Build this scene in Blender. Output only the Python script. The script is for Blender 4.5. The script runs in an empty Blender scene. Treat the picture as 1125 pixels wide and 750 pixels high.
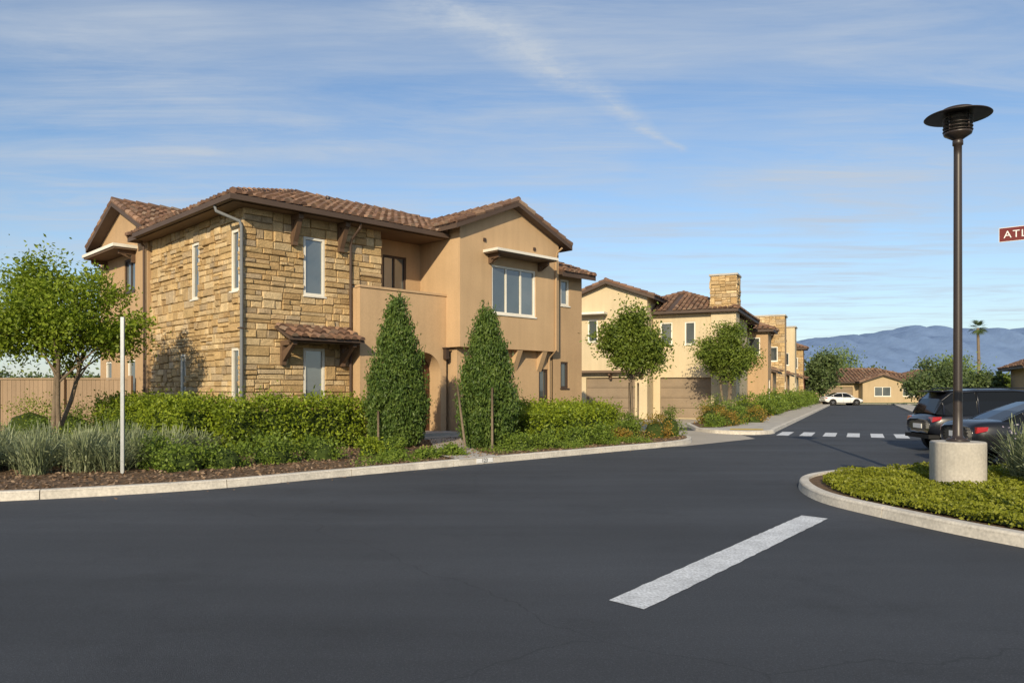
import bpy, math, random
import numpy as np
from mathutils import Vector, Matrix
rnd=random.Random(7); rng=np.random.default_rng(7)
scn=bpy.context.scene
scn.view_settings.view_transform='Standard'
try: scn.view_settings.look='None'
except Exception: pass
scn.view_settings.exposure=0

# ---------------------------------------------------------------- materials
def new_mat(name):
    m=bpy.data.materials.new(name); m.use_nodes=True
    nt=m.node_tree; nt.nodes.clear()
    out=nt.nodes.new('ShaderNodeOutputMaterial')
    return m,nt,out
def N(nt,t,**kw):
    n=nt.nodes.new(t)
    for k,v in kw.items(): setattr(n,k,v)
    return n
def noise(nt,vec,scale,detail=4,rough=.55):
    n=N(nt,'ShaderNodeTexNoise'); n.inputs['Scale'].default_value=scale
    n.inputs['Detail'].default_value=detail; n.inputs['Roughness'].default_value=rough
    nt.links.new(vec,n.inputs['Vector']); return n.outputs['Fac']
def mrange(nt,val,a,b,c,d):
    n=N(nt,'ShaderNodeMapRange'); 
    for i,x in zip((1,2,3,4),(a,b,c,d)): n.inputs[i].default_value=x
    nt.links.new(val,n.inputs[0]); return n.outputs[0]
def math_(nt,op,a,b=None):
    n=N(nt,'ShaderNodeMath',operation=op)
    for i,x in enumerate((a,b)):
        if x is None: continue
        if isinstance(x,(int,float)): n.inputs[i].default_value=x
        else: nt.links.new(x,n.inputs[i])
    return n.outputs[0]
def ramp(nt,fac,stops,interp='LINEAR'):
    n=N(nt,'ShaderNodeValToRGB'); cr=n.color_ramp; cr.interpolation=interp
    while len(cr.elements)<len(stops): cr.elements.new(.5)
    for e,(p,c) in zip(cr.elements,stops):
        e.position=p; e.color=(c[0],c[1],c[2],1)
    nt.links.new(fac,n.inputs[0]); return n.outputs[0]
def surf(name,col,rough=.85,var=.12,nscale=.8,fvar=.06,fscale=25,bump=.25,bscale=90,bdist=.01,stops=None,isl=0,spec=.3,metal=0,coat=0,vstreak=False,asph=False):
    m,nt,out=new_mat(name)
    tc=N(nt,'ShaderNodeTexCoord'); v=tc.outputs['Object']
    b=N(nt,'ShaderNodeBsdfPrincipled'); nt.links.new(b.outputs[0],out.inputs[0])
    b.inputs['Roughness'].default_value=rough; b.inputs['Metallic'].default_value=metal
    b.inputs['Specular IOR Level'].default_value=spec
    b.inputs['Coat Weight'].default_value=coat
    val=mrange(nt,noise(nt,v,nscale,5),.3,.7,1-var,1+var)
    val=math_(nt,'MULTIPLY',val,mrange(nt,noise(nt,v,fscale,3),.3,.7,1-fvar,1+fvar))
    if vstreak:
        mp=N(nt,'ShaderNodeMapping'); mp.inputs['Scale'].default_value=(4,4,.25); nt.links.new(v,mp.inputs[0])
        val=math_(nt,'MULTIPLY',val,mrange(nt,noise(nt,mp.outputs[0],1,5),.3,.75,1.05,.92))
    if asph:
        mp=N(nt,'ShaderNodeMapping'); mp.inputs['Rotation'].default_value=(0,0,math.radians(-42)); mp.inputs['Scale'].default_value=(.12,1.1,1); nt.links.new(v,mp.inputs[0])
        val=math_(nt,'MULTIPLY',val,mrange(nt,noise(nt,mp.outputs[0],.7,5),.3,.7,.80,1.18))
        vo=N(nt,'ShaderNodeTexVoronoi'); vo.inputs['Scale'].default_value=70; nt.links.new(v,vo.inputs['Vector'])
        val=math_(nt,'MULTIPLY',val,mrange(nt,vo.outputs['Distance'],.05,.35,1.7,.92))
        wn=N(nt,'ShaderNodeTexNoise'); wn.inputs['Scale'].default_value=.9; wn.inputs['Detail'].default_value=5; nt.links.new(v,wn.inputs['Vector'])
        ad=N(nt,'ShaderNodeVectorMath',operation='ADD'); nt.links.new(v,ad.inputs[0]); nt.links.new(wn.outputs['Color'],ad.inputs[1])
        ve=N(nt,'ShaderNodeTexVoronoi',feature='DISTANCE_TO_EDGE'); ve.inputs['Scale'].default_value=.13; nt.links.new(ad.outputs[0],ve.inputs['Vector'])
        ck=mrange(nt,ve.outputs['Distance'],0,.0018,.72,1); val=math_(nt,'MULTIPLY',val,ck)
        st=mrange(nt,noise(nt,v,.55,6,.7),.54,.70,1,.78); val=math_(nt,'MULTIPLY',val,st)
    g=N(nt,'ShaderNodeNewGeometry'); r=g.outputs['Random Per Island']
    if isl: val=math_(nt,'MULTIPLY',val,mrange(nt,r,0,1,1-isl,1+isl))
    hs=N(nt,'ShaderNodeHueSaturation'); nt.links.new(val,hs.inputs['Value'])
    if stops:
        rr=math_(nt,'FRACT',math_(nt,'MULTIPLY',r,17.31))
        nt.links.new(ramp(nt,rr,stops),hs.inputs['Color'])
    else: hs.inputs['Color'].default_value=(*col,1)
    nt.links.new(hs.outputs[0],b.inputs['Base Color'])
    if bump:
        bp=N(nt,'ShaderNodeBump'); bp.inputs['Strength'].default_value=bump; bp.inputs['Distance'].default_value=bdist
        nt.links.new(noise(nt,v,bscale,6,.65),bp.inputs['Height']); nt.links.new(bp.outputs[0],b.inputs['Normal'])
    return m
def leafmat(name,c1,c2,c3,trans=.3,gain=1.0):
    m,nt,out=new_mat(name)
    g=N(nt,'ShaderNodeNewGeometry'); tc=N(nt,'ShaderNodeTexCoord')
    nz=noise(nt,tc.outputs['Object'],1.6,2)
    f=math_(nt,'ADD',math_(nt,'MULTIPLY',g.outputs['Random Per Island'],.6),mrange(nt,nz,.3,.7,0,.4))
    q=lambda c: tuple(x*gain for x in c)
    c=ramp(nt,f,[(0,q(c1)),(.5,q(c2)),(1,q(c3))])
    d=N(nt,'ShaderNodeBsdfPrincipled'); d.inputs['Roughness'].default_value=.5; d.inputs['Specular IOR Level'].default_value=.3
    t=N(nt,'ShaderNodeBsdfTranslucent'); mx=N(nt,'ShaderNodeMixShader'); mx.inputs[0].default_value=trans
    nt.links.new(c,d.inputs['Base Color']); nt.links.new(c,t.inputs['Color'])
    nt.links.new(d.outputs[0],mx.inputs[1]); nt.links.new(t.outputs[0],mx.inputs[2]); nt.links.new(mx.outputs[0],out.inputs[0])
    return m
M={}
M['tan']=surf('stucco_tan',(.50,.345,.20),var=.06,bump=.6,bscale=60,vstreak=True)
M['tan2']=surf('stucco_warm',(.44,.30,.172),var=.06,bump=.6,bscale=60,vstreak=True)
M['cream']=surf('stucco_cream',(.56,.46,.30),var=.05,bump=.4,bscale=60,vstreak=True)
M['red']=surf('stucco_red',(.30,.13,.08),var=.05,vstreak=True)
M['ochre']=surf('stucco_ochre',(.45,.34,.21),var=.05,vstreak=True)
M['mortar']=surf('mortar',(.34,.26,.165),var=.1)
M['stone']=surf('ashlar_stone',(.4,.3,.2),var=.16,nscale=5,fvar=.20,fscale=30,bump=1,bscale=20,bdist=.035,
   stops=[(0,(.36,.235,.11)),(.2,(.53,.375,.185)),(.4,(.44,.30,.145)),(.6,(.59,.45,.26)),(.8,(.49,.345,.18)),(.92,(.38,.29,.185)),(1,(.54,.42,.265))],isl=.14)
M['tile']=surf('roof_tile',(.2,.1,.07),var=.15,nscale=3,fvar=.15,bump=.3,
   stops=[(0,(.12,.07,.05)),(.35,(.21,.12,.078)),(.6,(.16,.105,.078)),(.85,(.29,.175,.11)),(1,(.24,.18,.135))],isl=.22,rough=.8)
M['fascia']=surf('fascia_brown',(.085,.058,.044),rough=.6,bump=.1)
M['soffit']=surf('soffit_brown',(.16,.11,.075),rough=.7,bump=.1)
M['wood']=surf('stained_wood',(.12,.075,.048),rough=.6,bump=.3,bscale=40)
M['white']=surf('white_frame',(.74,.71,.63),rough=.5,bump=.05)
M['bronze']=surf('bronze_frame',(.06,.04,.03),rough=.45,bump=.05)
M['pipe']=surf('downspout_grey',(.17,.18,.19),rough=.45,bump=.05)
M['door']=surf('wood_door',(.10,.045,.025),rough=.5,bump=.3,bscale=30)
M['garage']=surf('garage_door',(.25,.19,.13),rough=.6,bump=.1)
M['asphalt']=surf('asphalt',(.060,.067,.080),rough=.85,var=.14,nscale=.22,fvar=.16,fscale=60,bump=.9,bscale=150,bdist=.012,spec=.3,asph=True)
M['conc']=surf('concrete',(.45,.42,.37),rough=.85,var=.14,nscale=1.6,fvar=.1,bump=.3)
M['kerb']=surf('kerb_concrete',(.58,.54,.47),rough=.85,var=.16,nscale=2.5,fvar=.16,bump=.4)
M['drive']=surf('driveway_concrete',(.42,.38,.32),rough=.85,var=.08,nscale=.8,bump=.3)
M['paint']=surf('road_paint',(.60,.62,.64),rough=.7,var=.18,nscale=3,fvar=.32,fscale=45,bump=.5,bscale=120)
M['yellow']=surf('tactile_yellow',(.6,.42,.08),rough=.7)
M['mulch']=surf('mulch',(.17,.11,.065),rough=.95,var=.3,nscale=6,fvar=.3,fscale=50,bump=1,bscale=50,bdist=.04)
M['earth']=surf('dry_ground',(.14,.13,.07),rough=.95,var=.25,nscale=.15,bump=.3)
M['lawn']=surf('lawn',(.08,.13,.035),rough=.95,var=.25,nscale=.8,fvar=.3,bump=.5)
M['fence']=surf('fence_board',(.30,.215,.14),rough=.8,var=.08,isl=.06,bump=.2,vstreak=True)
M['bark']=surf('bark',(.19,.145,.10),rough=.9,var=.2,nscale=6,bump=.8,bscale=30,bdist=.02)
M['pole']=surf('bronze_pole',(.035,.026,.023),rough=.4,bump=.05,spec=.5)
M['steel']=surf('galvanised_steel',(.45,.47,.48),rough=.4,metal=.6,bump=.05)
M['black']=surf('rubber',(.015,.015,.016),rough=.8,bump=.1)
M['rim']=surf('alloy',(.4,.4,.42),rough=.35,metal=.9,bump=0)
M['tail']=surf('tail_lamp',(.35,.01,.01),rough=.2,bump=0,coat=.5)
M['signred']=surf('sign_red',(.17,.03,.028),rough=.4,bump=.02)
M['signwhite']=surf('sign_white',(.8,.8,.78),rough=.5,bump=0)
M['ink']=surf('black_paint',(.02,.02,.02),rough=.7,bump=0)
M['carblack']=surf('car_paint_black',(.008,.009,.012),rough=.3,bump=0,coat=.4,spec=.35,var=.02,fvar=0)
M['cargrey']=surf('car_paint_dark',(.010,.012,.018),rough=.3,bump=0,coat=.4,spec=.35,var=.02,fvar=0)
M['carwhite']=surf('car_paint_white',(.75,.75,.74),rough=.25,bump=0,coat=1,var=.02,fvar=0)
M['carglass']=surf('car_glass',(.008,.009,.010),rough=.05,bump=0,spec=.3,var=.02,fvar=0)
def glassmat():
    m,nt,out=new_mat('window_glass')
    tc=N(nt,'ShaderNodeTexCoord'); b=N(nt,'ShaderNodeBsdfPrincipled')
    w=N(nt,'ShaderNodeTexWave',bands_direction='Z'); w.inputs['Scale'].default_value=9; nt.links.new(tc.outputs['Object'],w.inputs['Vector'])
    n=noise(nt,tc.outputs['Object'],.9,2)
    g=N(nt,'ShaderNodeNewGeometry')
    f=math_(nt,'ADD',math_(nt,'MULTIPLY',g.outputs['Random Per Island'],.6),math_(nt,'MULTIPLY',n,.5))
    c=ramp(nt,f,[(0,(.03,.038,.04)),(.55,(.10,.12,.125)),(1,(.22,.25,.26))])
    mx=N(nt,'ShaderNodeMixRGB',blend_type='MULTIPLY'); mx.inputs[0].default_value=.35
    nt.links.new(c,mx.inputs[1]); nt.links.new(w.outputs['Color'],mx.inputs[2])
    nt.links.new(mx.outputs[0],b.inputs['Base Color']); b.inputs['Roughness'].default_value=.03; b.inputs['Specular IOR Level'].default_value=1.0
    b.inputs['IOR'].default_value=1.8
    bp=N(nt,'ShaderNodeBump'); bp.inputs['Strength'].default_value=.05; nt.links.new(noise(nt,tc.outputs['Object'],1.5,1),bp.inputs['Height']); nt.links.new(bp.outputs[0],b.inputs['Normal'])
    nt.links.new(b.outputs[0],out.inputs[0]); return m
M['glass']=glassmat()
L_={}
L_['bright']=leafmat('leaf_bright',(.08,.12,.010),(.18,.25,.018),(.32,.38,.05),.4,1.15)
L_['tree']=leafmat('leaf_tree',(.05,.08,.012),(.115,.16,.022),(.21,.26,.04),.3,1.15)
L_['cyp']=leafmat('leaf_juniper',(.032,.065,.014),(.075,.125,.024),(.145,.20,.038),.18,1.1)
L_['hedge']=leafmat('leaf_hedge',(.07,.105,.008),(.17,.23,.016),(.31,.37,.03),.3,1.1)
L_['low']=leafmat('leaf_low',(.06,.10,.015),(.135,.20,.026),(.23,.30,.045),.3,1.1)
L_['sage']=leafmat('leaf_sage',(.14,.17,.09),(.25,.29,.15),(.42,.45,.28),.25)
L_['cover']=leafmat('leaf_groundcover',(.11,.13,.01),(.21,.235,.018),(.34,.35,.05),.3)
L_['far']=leafmat('leaf_far',(.05,.075,.03),(.09,.13,.045),(.15,.20,.07),.2)
L_['farl']=leafmat('leaf_far_light',(.10,.16,.035),(.18,.25,.06),(.26,.33,.08),.3)
L_['orange']=leafmat('leaf_flowering',(.10,.11,.02),(.26,.19,.03),(.45,.24,.05),.3)
L_['litter']=leafmat('bark_chips',(.09,.055,.03),(.20,.13,.08),(.33,.24,.16),.0)
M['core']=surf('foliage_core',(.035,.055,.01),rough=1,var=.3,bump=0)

# ---------------------------------------------------------------- mesh helpers
def link(o,parent=None):
    scn.collection.objects.link(o)
    if parent is not None: o.parent=parent
    return o
def empty(name,loc=(0,0,0),rz=0):
    e=bpy.data.objects.new(name,None); e.location=loc; e.rotation_euler=(0,0,rz); e.empty_display_size=.3
    return link(e)
class MB:
    def __init__(s): s.v=[]; s.f=[]; s.m=[]
    def poly(s,pts,mi=0):
        b=len(s.v); s.v+= [tuple(p) for p in pts]; s.f.append(tuple(range(b,b+len(pts)))); s.m.append(mi)
    def box(s,x0,x1,y0,y1,z0,z1,mi=0):
        b=len(s.v)
        s.v+=[(x0,y0,z0),(x1,y0,z0),(x1,y1,z0),(x0,y1,z0),(x0,y0,z1),(x1,y0,z1),(x1,y1,z1),(x0,y1,z1)]
        for f in ((0,3,2,1),(4,5,6,7),(0,1,5,4),(1,2,6,5),(2,3,7,6),(3,0,4,7)):
            s.f.append(tuple(b+i for i in f)); s.m.append(mi)
    def hexa(s,p,mi=0):
        b=len(s.v); s.v+=[tuple(q) for q in p]
        for f in ((0,3,2,1),(4,5,6,7),(0,1,5,4),(1,2,6,5),(2,3,7,6),(3,0,4,7)):
            s.f.append(tuple(b+i for i in f)); s.m.append(mi)
    def prism(s,pts,dz,mi_top=0,mi=0):
        n=len(pts); b=len(s.v)
        s.v+=[tuple(p) for p in pts]+[(p[0],p[1],p[2]-dz) for p in pts]
        s.f.append(tuple(range(b,b+n))); s.m.append(mi_top)
        s.f.append(tuple(range(b+2*n-1,b+n-1,-1))); s.m.append(mi)
        for i in range(n):
            j=(i+1)%n; s.f.append((b+i,b+n+i,b+n+j,b+j)); s.m.append(mi)
    def tube(s,pts,rad,seg=8,mi=0,caps=True):
        pts=[Vector(p) for p in pts]; b=len(s.v); n=len(pts)
        if not hasattr(rad,'__len__'): rad=[rad]*n
        for i,p in enumerate(pts):
            t=(pts[min(i+1,n-1)]-pts[max(i-1,0)]).normalized()
            a=t.cross(Vector((0,0,1)) if abs(t.z)<.9 else Vector((1,0,0))).normalized(); c=t.cross(a)
            for k in range(seg):
                an=2*math.pi*k/seg; q=p+(a*math.cos(an)+c*math.sin(an))*rad[i]; s.v.append(tuple(q))
        for i in range(n-1):
            for k in range(seg):
                k2=(k+1)%seg
                s.f.append((b+i*seg+k,b+i*seg+k2,b+(i+1)*seg+k2,b+(i+1)*seg+k)); s.m.append(mi)
        if caps:
            s.f.append(tuple(b+k for k in range(seg))); s.m.append(mi)
            s.f.append(tuple(b+(n-1)*seg+k for k in range(seg-1,-1,-1))); s.m.append(mi)
    def lathe(s,c,prof,seg=32,mi=0):
        b=len(s.v)
        for r,z in prof:
            for k in range(seg):
                an=2*math.pi*k/seg; s.v.append((c[0]+r*math.cos(an),c[1]+r*math.sin(an),c[2]+z))
        for i in range(len(prof)-1):
            for k in range(seg):
                k2=(k+1)%seg; s.f.append((b+i*seg+k,b+i*seg+k2,b+(i+1)*seg+k2,b+(i+1)*seg+k)); s.m.append(mi)
    def obj(s,name,mats,parent=None,smooth=False):
        me=bpy.data.meshes.new(name); me.from_pydata(s.v,[],s.f)
        for m in mats: me.materials.append(m)
        me.polygons.foreach_set('material_index',s.m)
        if smooth: me.polygons.foreach_set('use_smooth',[True]*len(s.f))
        me.update(); return link(bpy.data.objects.new(name,me),parent)
def quads_obj(name,V,mat,parent=None):
    n=len(V)//4; me=bpy.data.meshes.new(name)
    me.vertices.add(len(V)); me.vertices.foreach_set('co',V.astype(np.float32).ravel())
    me.loops.add(len(V)); me.loops.foreach_set('vertex_index',np.arange(len(V),dtype=np.int32))
    me.polygons.add(n); me.polygons.foreach_set('loop_start',np.arange(n,dtype=np.int32)*4)
    try: me.polygons.foreach_set('loop_total',np.full(n,4,dtype=np.int32))
    except Exception: pass
    me.materials.append(mat); me.update(calc_edges=True); me.validate()
    return link(bpy.data.objects.new(name,me),parent)
def leafV(P,size,up=0.0,aspect=.5,flat=0.0):
    n=len(P); a=rng.normal(size=(n,3)); a[:,2]+=up; a[:,2]*=(1-flat); a/=np.linalg.norm(a,axis=1)[:,None]
    c=rng.normal(size=(n,3)); c[:,2]*=(1-flat); b=np.cross(a,c); 
    if flat>0: b=c-a*(a*c).sum(1)[:,None]
    b/=(np.linalg.norm(b,axis=1)[:,None]+1e-9)
    L=size*rng.uniform(.6,1.3,n)[:,None]/2; W=L*aspect
    V=np.empty((n,4,3)); V[:,0]=P-a*L; V[:,1]=P+b*W; V[:,2]=P+a*L; V[:,3]=P-b*W
    return V.reshape(-1,3)
def clumps(c,r,n,bias=.45,top=0):
    d=rng.normal(size=(n,3)); d/=np.linalg.norm(d,axis=1)[:,None]
    u=rng.uniform(0,1,n)**bias
    return np.array(c)+d*u[:,None]*np.array(r)
def crownP(C,per,cr):
    P=[]
    for c in C:
        k=int(per*rng.uniform(.5,1.4)); s=cr*rng.uniform(.6,1.3)
        P.append(c+rng.normal(size=(k,3))*s*np.array([1,1,.7])*.5)
    return np.concatenate(P)

# ---------------------------------------------------------------- building kit
class Wall:
    def __init__(s,o,d,n): s.o=o; s.d=d; s.n=n
    def p(s,t,z,o=0): return (s.o[0]+s.d[0]*t+s.n[0]*o, s.o[1]+s.d[1]*t+s.n[1]*o, z)
    def hexa(s,mb,t0,t1,z0,z1,o0,o1,mi=0):
        mb.hexa([s.p(t0,z0,o1),s.p(t1,z0,o1),s.p(t1,z0,o0),s.p(t0,z0,o0),s.p(t0,z1,o1),s.p(t1,z1,o1),s.p(t1,z1,o0),s.p(t0,z1,o0)],mi)
class Building:
    def __init__(s,name,loc,rz,coarse=1.0):
        s.e=empty(name,loc,rz); s.parts={}; s.c=coarse
    def mb(s,part,mat):
        k=(part,mat)
        if k not in s.parts: s.parts[k]=MB()
        return s.parts[k]
    def finish(s):
        for (part,mat),mb in s.parts.items():
            if mb.f: mb.obj(part,[M[mat]],s.e)
    def sheet(s,W,t0,t1,z0,z1,holes,mat,depth=.12):
        mb=s.mb('walls_'+mat,mat)
        ts=sorted({t0,t1,*[h[0] for h in holes],*[h[1] for h in holes]}); zs=sorted({z0,z1,*[h[2] for h in holes],*[h[3] for h in holes]})
        for i in range(len(ts)-1):
            for j in range(len(zs)-1):
                tc=(ts[i]+ts[i+1])/2; zc=(zs[j]+zs[j+1])/2
                if tc<t0 or tc>t1 or zc<z0 or zc>z1: continue
                if any(h[0]<tc<h[1] and h[2]<zc<h[3] for h in holes): continue
                mb.poly([W.p(ts[i],zs[j]),W.p(ts[i+1],zs[j]),W.p(ts[i+1],zs[j+1]),W.p(ts[i],zs[j+1])])
        for h in holes:
            a,b,c,d=h[:4]; q=-depth
            mb.poly([W.p(a,c),W.p(a,d),W.p(a,d,q),W.p(a,c,q)]); mb.poly([W.p(b,c),W.p(b,d),W.p(b,d,q),W.p(b,c,q)])
            mb.poly([W.p(a,c),W.p(b,c),W.p(b,c,q),W.p(a,c,q)]); mb.poly([W.p(a,d),W.p(b,d),W.p(b,d,q),W.p(a,d,q)])
    def window(s,W,h,cols=1,rows=1,frame='white',o=0.0,fw=.075,sill=True):
        a,b,c,d=h[:4]; fm=s.mb('window_frames_'+frame,frame); g=s.mb('window_glass','glass')
        q=-.10+o
        W.hexa(fm,a,a+fw,c,d,q,q+.07); W.hexa(fm,b-fw,b,c,d,q,q+.07)
        W.hexa(fm,a+fw,b-fw,d-fw,d,q,q+.068); W.hexa(fm,a+fw,b-fw,c,c+fw,q,q+.068)
        for i in range(1,cols):
            t=a+(b-a)*i/cols; W.hexa(fm,t-.035,t+.035,c+fw,d-fw,q,q+.05)
        for i in range(1,rows):
            z=c+(d-c)*i/rows; W.hexa(fm,a+fw,b-fw,z-.02,z+.02,q,q+.045)
        for i in range(cols):
            t0=a+(b-a)*i/cols; t1=a+(b-a)*(i+1)/cols
            g.poly([W.p(t0,c,q+.02),W.p(t1,c,q+.02),W.p(t1,d,q+.02),W.p(t0,d,q+.02)])
        if sill: W.hexa(fm,a-.03,b+.03,c-.05,c-.002,-.05,.04+o)
    def garage(s,W,h):
        a,b,c,d=h[:4]; g=s.mb('garage_door','garage'); n=4
        for i in range(n):
            z0=c+(d-c)*i/n; z1=c+(d-c)*(i+1)/n
            W.hexa(g,a,b,z0+.012,z1-.012,-.2,-.16)
            m=max(2,int((b-a)/.6))
            for k in range(m):
                t0=a+(b-a)*k/m; t1=a+(b-a)*(k+1)/m
                W.hexa(g,t0+.07,t1-.07,z0+.09,z1-.09,-.17,-.15)
        W.hexa(g,a,b,c,d,-.23,-.21)
    def stoneblock(s,mb,W,x0,x1,y0,y1):
        g=.008; o=rnd.uniform(.03,.095); j_=lambda: rnd.uniform(-.011,.011)
        x0+=g; x1-=g; y0+=g; y1-=g; k=min(.02,(x1-x0)*.2,(y1-y0)*.2)
        B=[W.p(x0,y0,0),W.p(x1,y0,0),W.p(x1,y1,0),W.p(x0,y1,0)]
        F=[W.p(x0+k+j_(),y0+k+j_(),o+j_()),W.p(x1-k+j_(),y0+k+j_(),o+j_()),W.p(x1-k+j_(),y1-k+j_(),o+j_()),W.p(x0+k+j_(),y1-k+j_(),o+j_())]
        E=[W.p(x0,y0,o-.02),W.p(x1,y0,o-.02),W.p(x1,y1,o-.02),W.p(x0,y1,o-.02)]
        bb=len(mb.v); mb.v+=B+E+F
        for i in range(4):
            n=(i+1)%4; mb.f.append((bb+i,bb+n,bb+4+n,bb+4+i)); mb.m.append(0); mb.f.append((bb+4+i,bb+4+n,bb+8+n,bb+8+i)); mb.m.append(0)
        mb.f.append((bb+8,bb+9,bb+10,bb+11)); mb.m.append(0)
    def stone(s,W,t0,t1,z0,z1,holes):
        mb=s.mb('stone_blocks','stone'); zs=[z0]; brk=sorted({z1,*[h[2] for h in holes],*[h[3] for h in holes]})
        for bz in brk:
            if bz<=zs[-1]+.01 or bz>z1+1e-6: continue
            while bz-zs[-1]>.62: zs.append(zs[-1]+rnd.choice([.16,.22,.3,.36,.42]))
            zs.append(bz)
        for j in range(len(zs)-1):
            a,b=zs[j],zs[j+1]; Hh=b-a
            if Hh<.03: continue
            zc=(a+b)/2; cuts=[(h[0],h[1]) for h in holes if h[2]<zc<h[3]]; cuts.sort()
            iv=[]; cur=t0
            for c in cuts: iv.append((cur,c[0])); cur=c[1]
            iv.append((cur,t1))
            for (p,q) in iv:
                t=p
                while t<q-.02:
                    if Hh>.28: k=rnd.choices([1,2,3],[.15,.5,.35])[0]
                    elif Hh>.18: k=rnd.choices([1,2],[.6,.4])[0]
                    else: k=1
                    w=rnd.uniform(.25,.45) if k==1 and Hh>.28 else rnd.uniform(.3,.95)
                    if q-(t+w)<.2: w=q-t
                    cutz=[a]+sorted(a+Hh*(i/k+rnd.uniform(-.08,.08)) for i in range(1,k))+[b]
                    for i in range(k):
                        if w>.45 and rnd.random()<.6:
                            m=t+w*rnd.uniform(.3,.7); s.stoneblock(mb,W,t,m,cutz[i],cutz[i+1]); s.stoneblock(mb,W,m,t+w,cutz[i],cutz[i+1])
                        else: s.stoneblock(mb,W,t,t+w,cutz[i],cutz[i+1])
                    t+=w
    def roofface(s,pts,th=.16):
        pts=[Vector(p) for p in pts]
        s.mb('roof_deck','fascia').prism(pts,th)
        u=(pts[1]-pts[0]).normalized(); n=(pts[1]-pts[0]).cross(pts[2]-pts[0]).normalized()
        if n.z<0: n=-n
        up=n.cross(u).normalized()
        if up.z<0: up=-up
        o=pts[0]; P2=[((p-o).dot(u),(p-o).dot(up)) for p in pts]
        smin=min(p[0] for p in P2); smax=max(p[0] for p in P2)
        sp=.27*s.c; cl=.40*s.c; r=.095*s.c; mb=s.mb('roof_tiles','tile'); k=int((smax-smin)/sp); sp=(smax-smin)/max(k,1)
        for i in range(k):
            sc=smin+sp*(i+.5); ts=[]
            for a in range(len(P2)):
                p,q=P2[a],P2[(a+1)%len(P2)]
                if (p[0]-sc)*(q[0]-sc)<0: ts.append(p[1]+(q[1]-p[1])*(sc-p[0])/(q[0]-p[0]))
            if len(ts)<2: continue
            ta,tb=min(ts),max(ts); t=ta-.06 if ta<.02 else ta
            while t<tb-.05:
                te=min(t+cl,tb); l0=.055*s.c+rnd.uniform(-.01,.012); l1=.0
                b=len(mb.v); sx=rnd.uniform(-.012,.012)
                for (tt,rr,l) in ((t+rnd.uniform(-.015,.015),r*1.08,l0),(te+.03,r*.86,l1)):
                    for q in range(6):
                        an=math.pi*q/5; mb.v.append(tuple(o+u*(sc+sx-rr*math.cos(an))+up*tt+n*(l+rr*math.sin(an)*.95)))
                for q in range(5): mb.f.append((b+q,b+q+1,b+7+q,b+6+q)); mb.m.append(0)
                b2=len(mb.v); mb.v+= [mb.v[b+q] for q in range(6)]
                mb.f.append(tuple(b2+q for q in range(6))); mb.m.append(0)
                t+=cl
    def cap(s,p,q,r=.12):
        p,q=Vector(p),Vector(q); L=(q-p).length; n=max(1,int(L/(.4*s.c))); mb=s.mb('ridge_tiles','tile')
        for i in range(n):
            a=p+(q-p)*i/n; b=p+(q-p)*(i+1.08)/n
            mb.tube([a+Vector((0,0,.07)),b+Vector((0,0,.04))],[r,r*.85],8)
    def hip(s,x0,y0,x1,y1,z,sl):
        w,d=x1-x0,y1-y0; h=min(w,d)/2; zr=z+h*sl
        if w>=d:
            ym=(y0+y1)/2; A=(x0+h,ym,zr); B=(x1-h,ym,zr)
            s.roofface([(x0,y0,z),(x1,y0,z),B,A]); s.roofface([(x1,y1,z),(x0,y1,z),A,B])
            s.roofface([(x0,y1,z),(x0,y0,z),A]); s.roofface([(x1,y0,z),(x1,y1,z),B])
            for c in ((x0,y0,z),(x0,y1,z)): s.cap(c,A)
            for c in ((x1,y0,z),(x1,y1,z)): s.cap(c,B)
        else:
            xm=(x0+x1)/2; A=(xm,y0+h,zr); B=(xm,y1-h,zr)
            s.roofface([(x0,y1,z),(x0,y0,z),A,B]); s.roofface([(x1,y0,z),(x1,y1,z),B,A])
            s.roofface([(x0,y0,z),(x1,y0,z),A]); s.roofface([(x1,y1,z),(x0,y1,z),B])
            for c in ((x0,y0,z),(x1,y0,z)): s.cap(c,A)
            for c in ((x0,y1,z),(x1,y1,z)): s.cap(c,B)
        s.cap(A,B)
    def gable(s,x0,y0,x1,y1,z,sl,axis,ov,rk,mat):
        th=.16
        if axis=='y':
            xm=(x0+x1)/2; h=(x1-x0)/2; ze=z+th-sl*ov; zr=z+th+sl*h
            a0,a1=y0-rk,y1+rk
            s.roofface([(x0-ov,a1,ze),(x0-ov,a0,ze),(xm,a0,zr),(xm,a1,zr)]); s.roofface([(x1+ov,a0,ze),(x1+ov,a1,ze),(xm,a1,zr),(xm,a0,zr)])
            s.cap((xm,a0,zr),(xm,a1,zr))
            for a in (a0+.06,a1-.06): s.cap((x0-ov,a,ze),(xm,a,zr),.1); s.cap((x1+ov,a,ze),(xm,a,zr),.1)
            for yy in (y0,y1): s.mb('walls_'+mat,mat).poly([(x0,yy,z),(x1,yy,z),(xm,yy,z+sl*h)])
        else:
            ym=(y0+y1)/2; h=(y1-y0)/2; ze=z+th-sl*ov; zr=z+th+sl*h
            a0,a1=x0-rk,x1+rk
            s.roofface([(a0,y0-ov,ze),(a1,y0-ov,ze),(a1,ym,zr),(a0,ym,zr)]); s.roofface([(a1,y1+ov,ze),(a0,y1+ov,ze),(a0,ym,zr),(a1,ym,zr)])
            s.cap((a0,ym,zr),(a1,ym,zr))
            for a in (a0+.06,a1-.06): s.cap((a,y0-ov,ze),(a,ym,zr),.1); s.cap((a,y1+ov,ze),(a,ym,zr),.1)
            for xx in (x0,x1): s.mb('walls_'+mat,mat).poly([(xx,y0,z),(xx,y1,z),(xx,ym,z+sl*h)])
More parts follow.
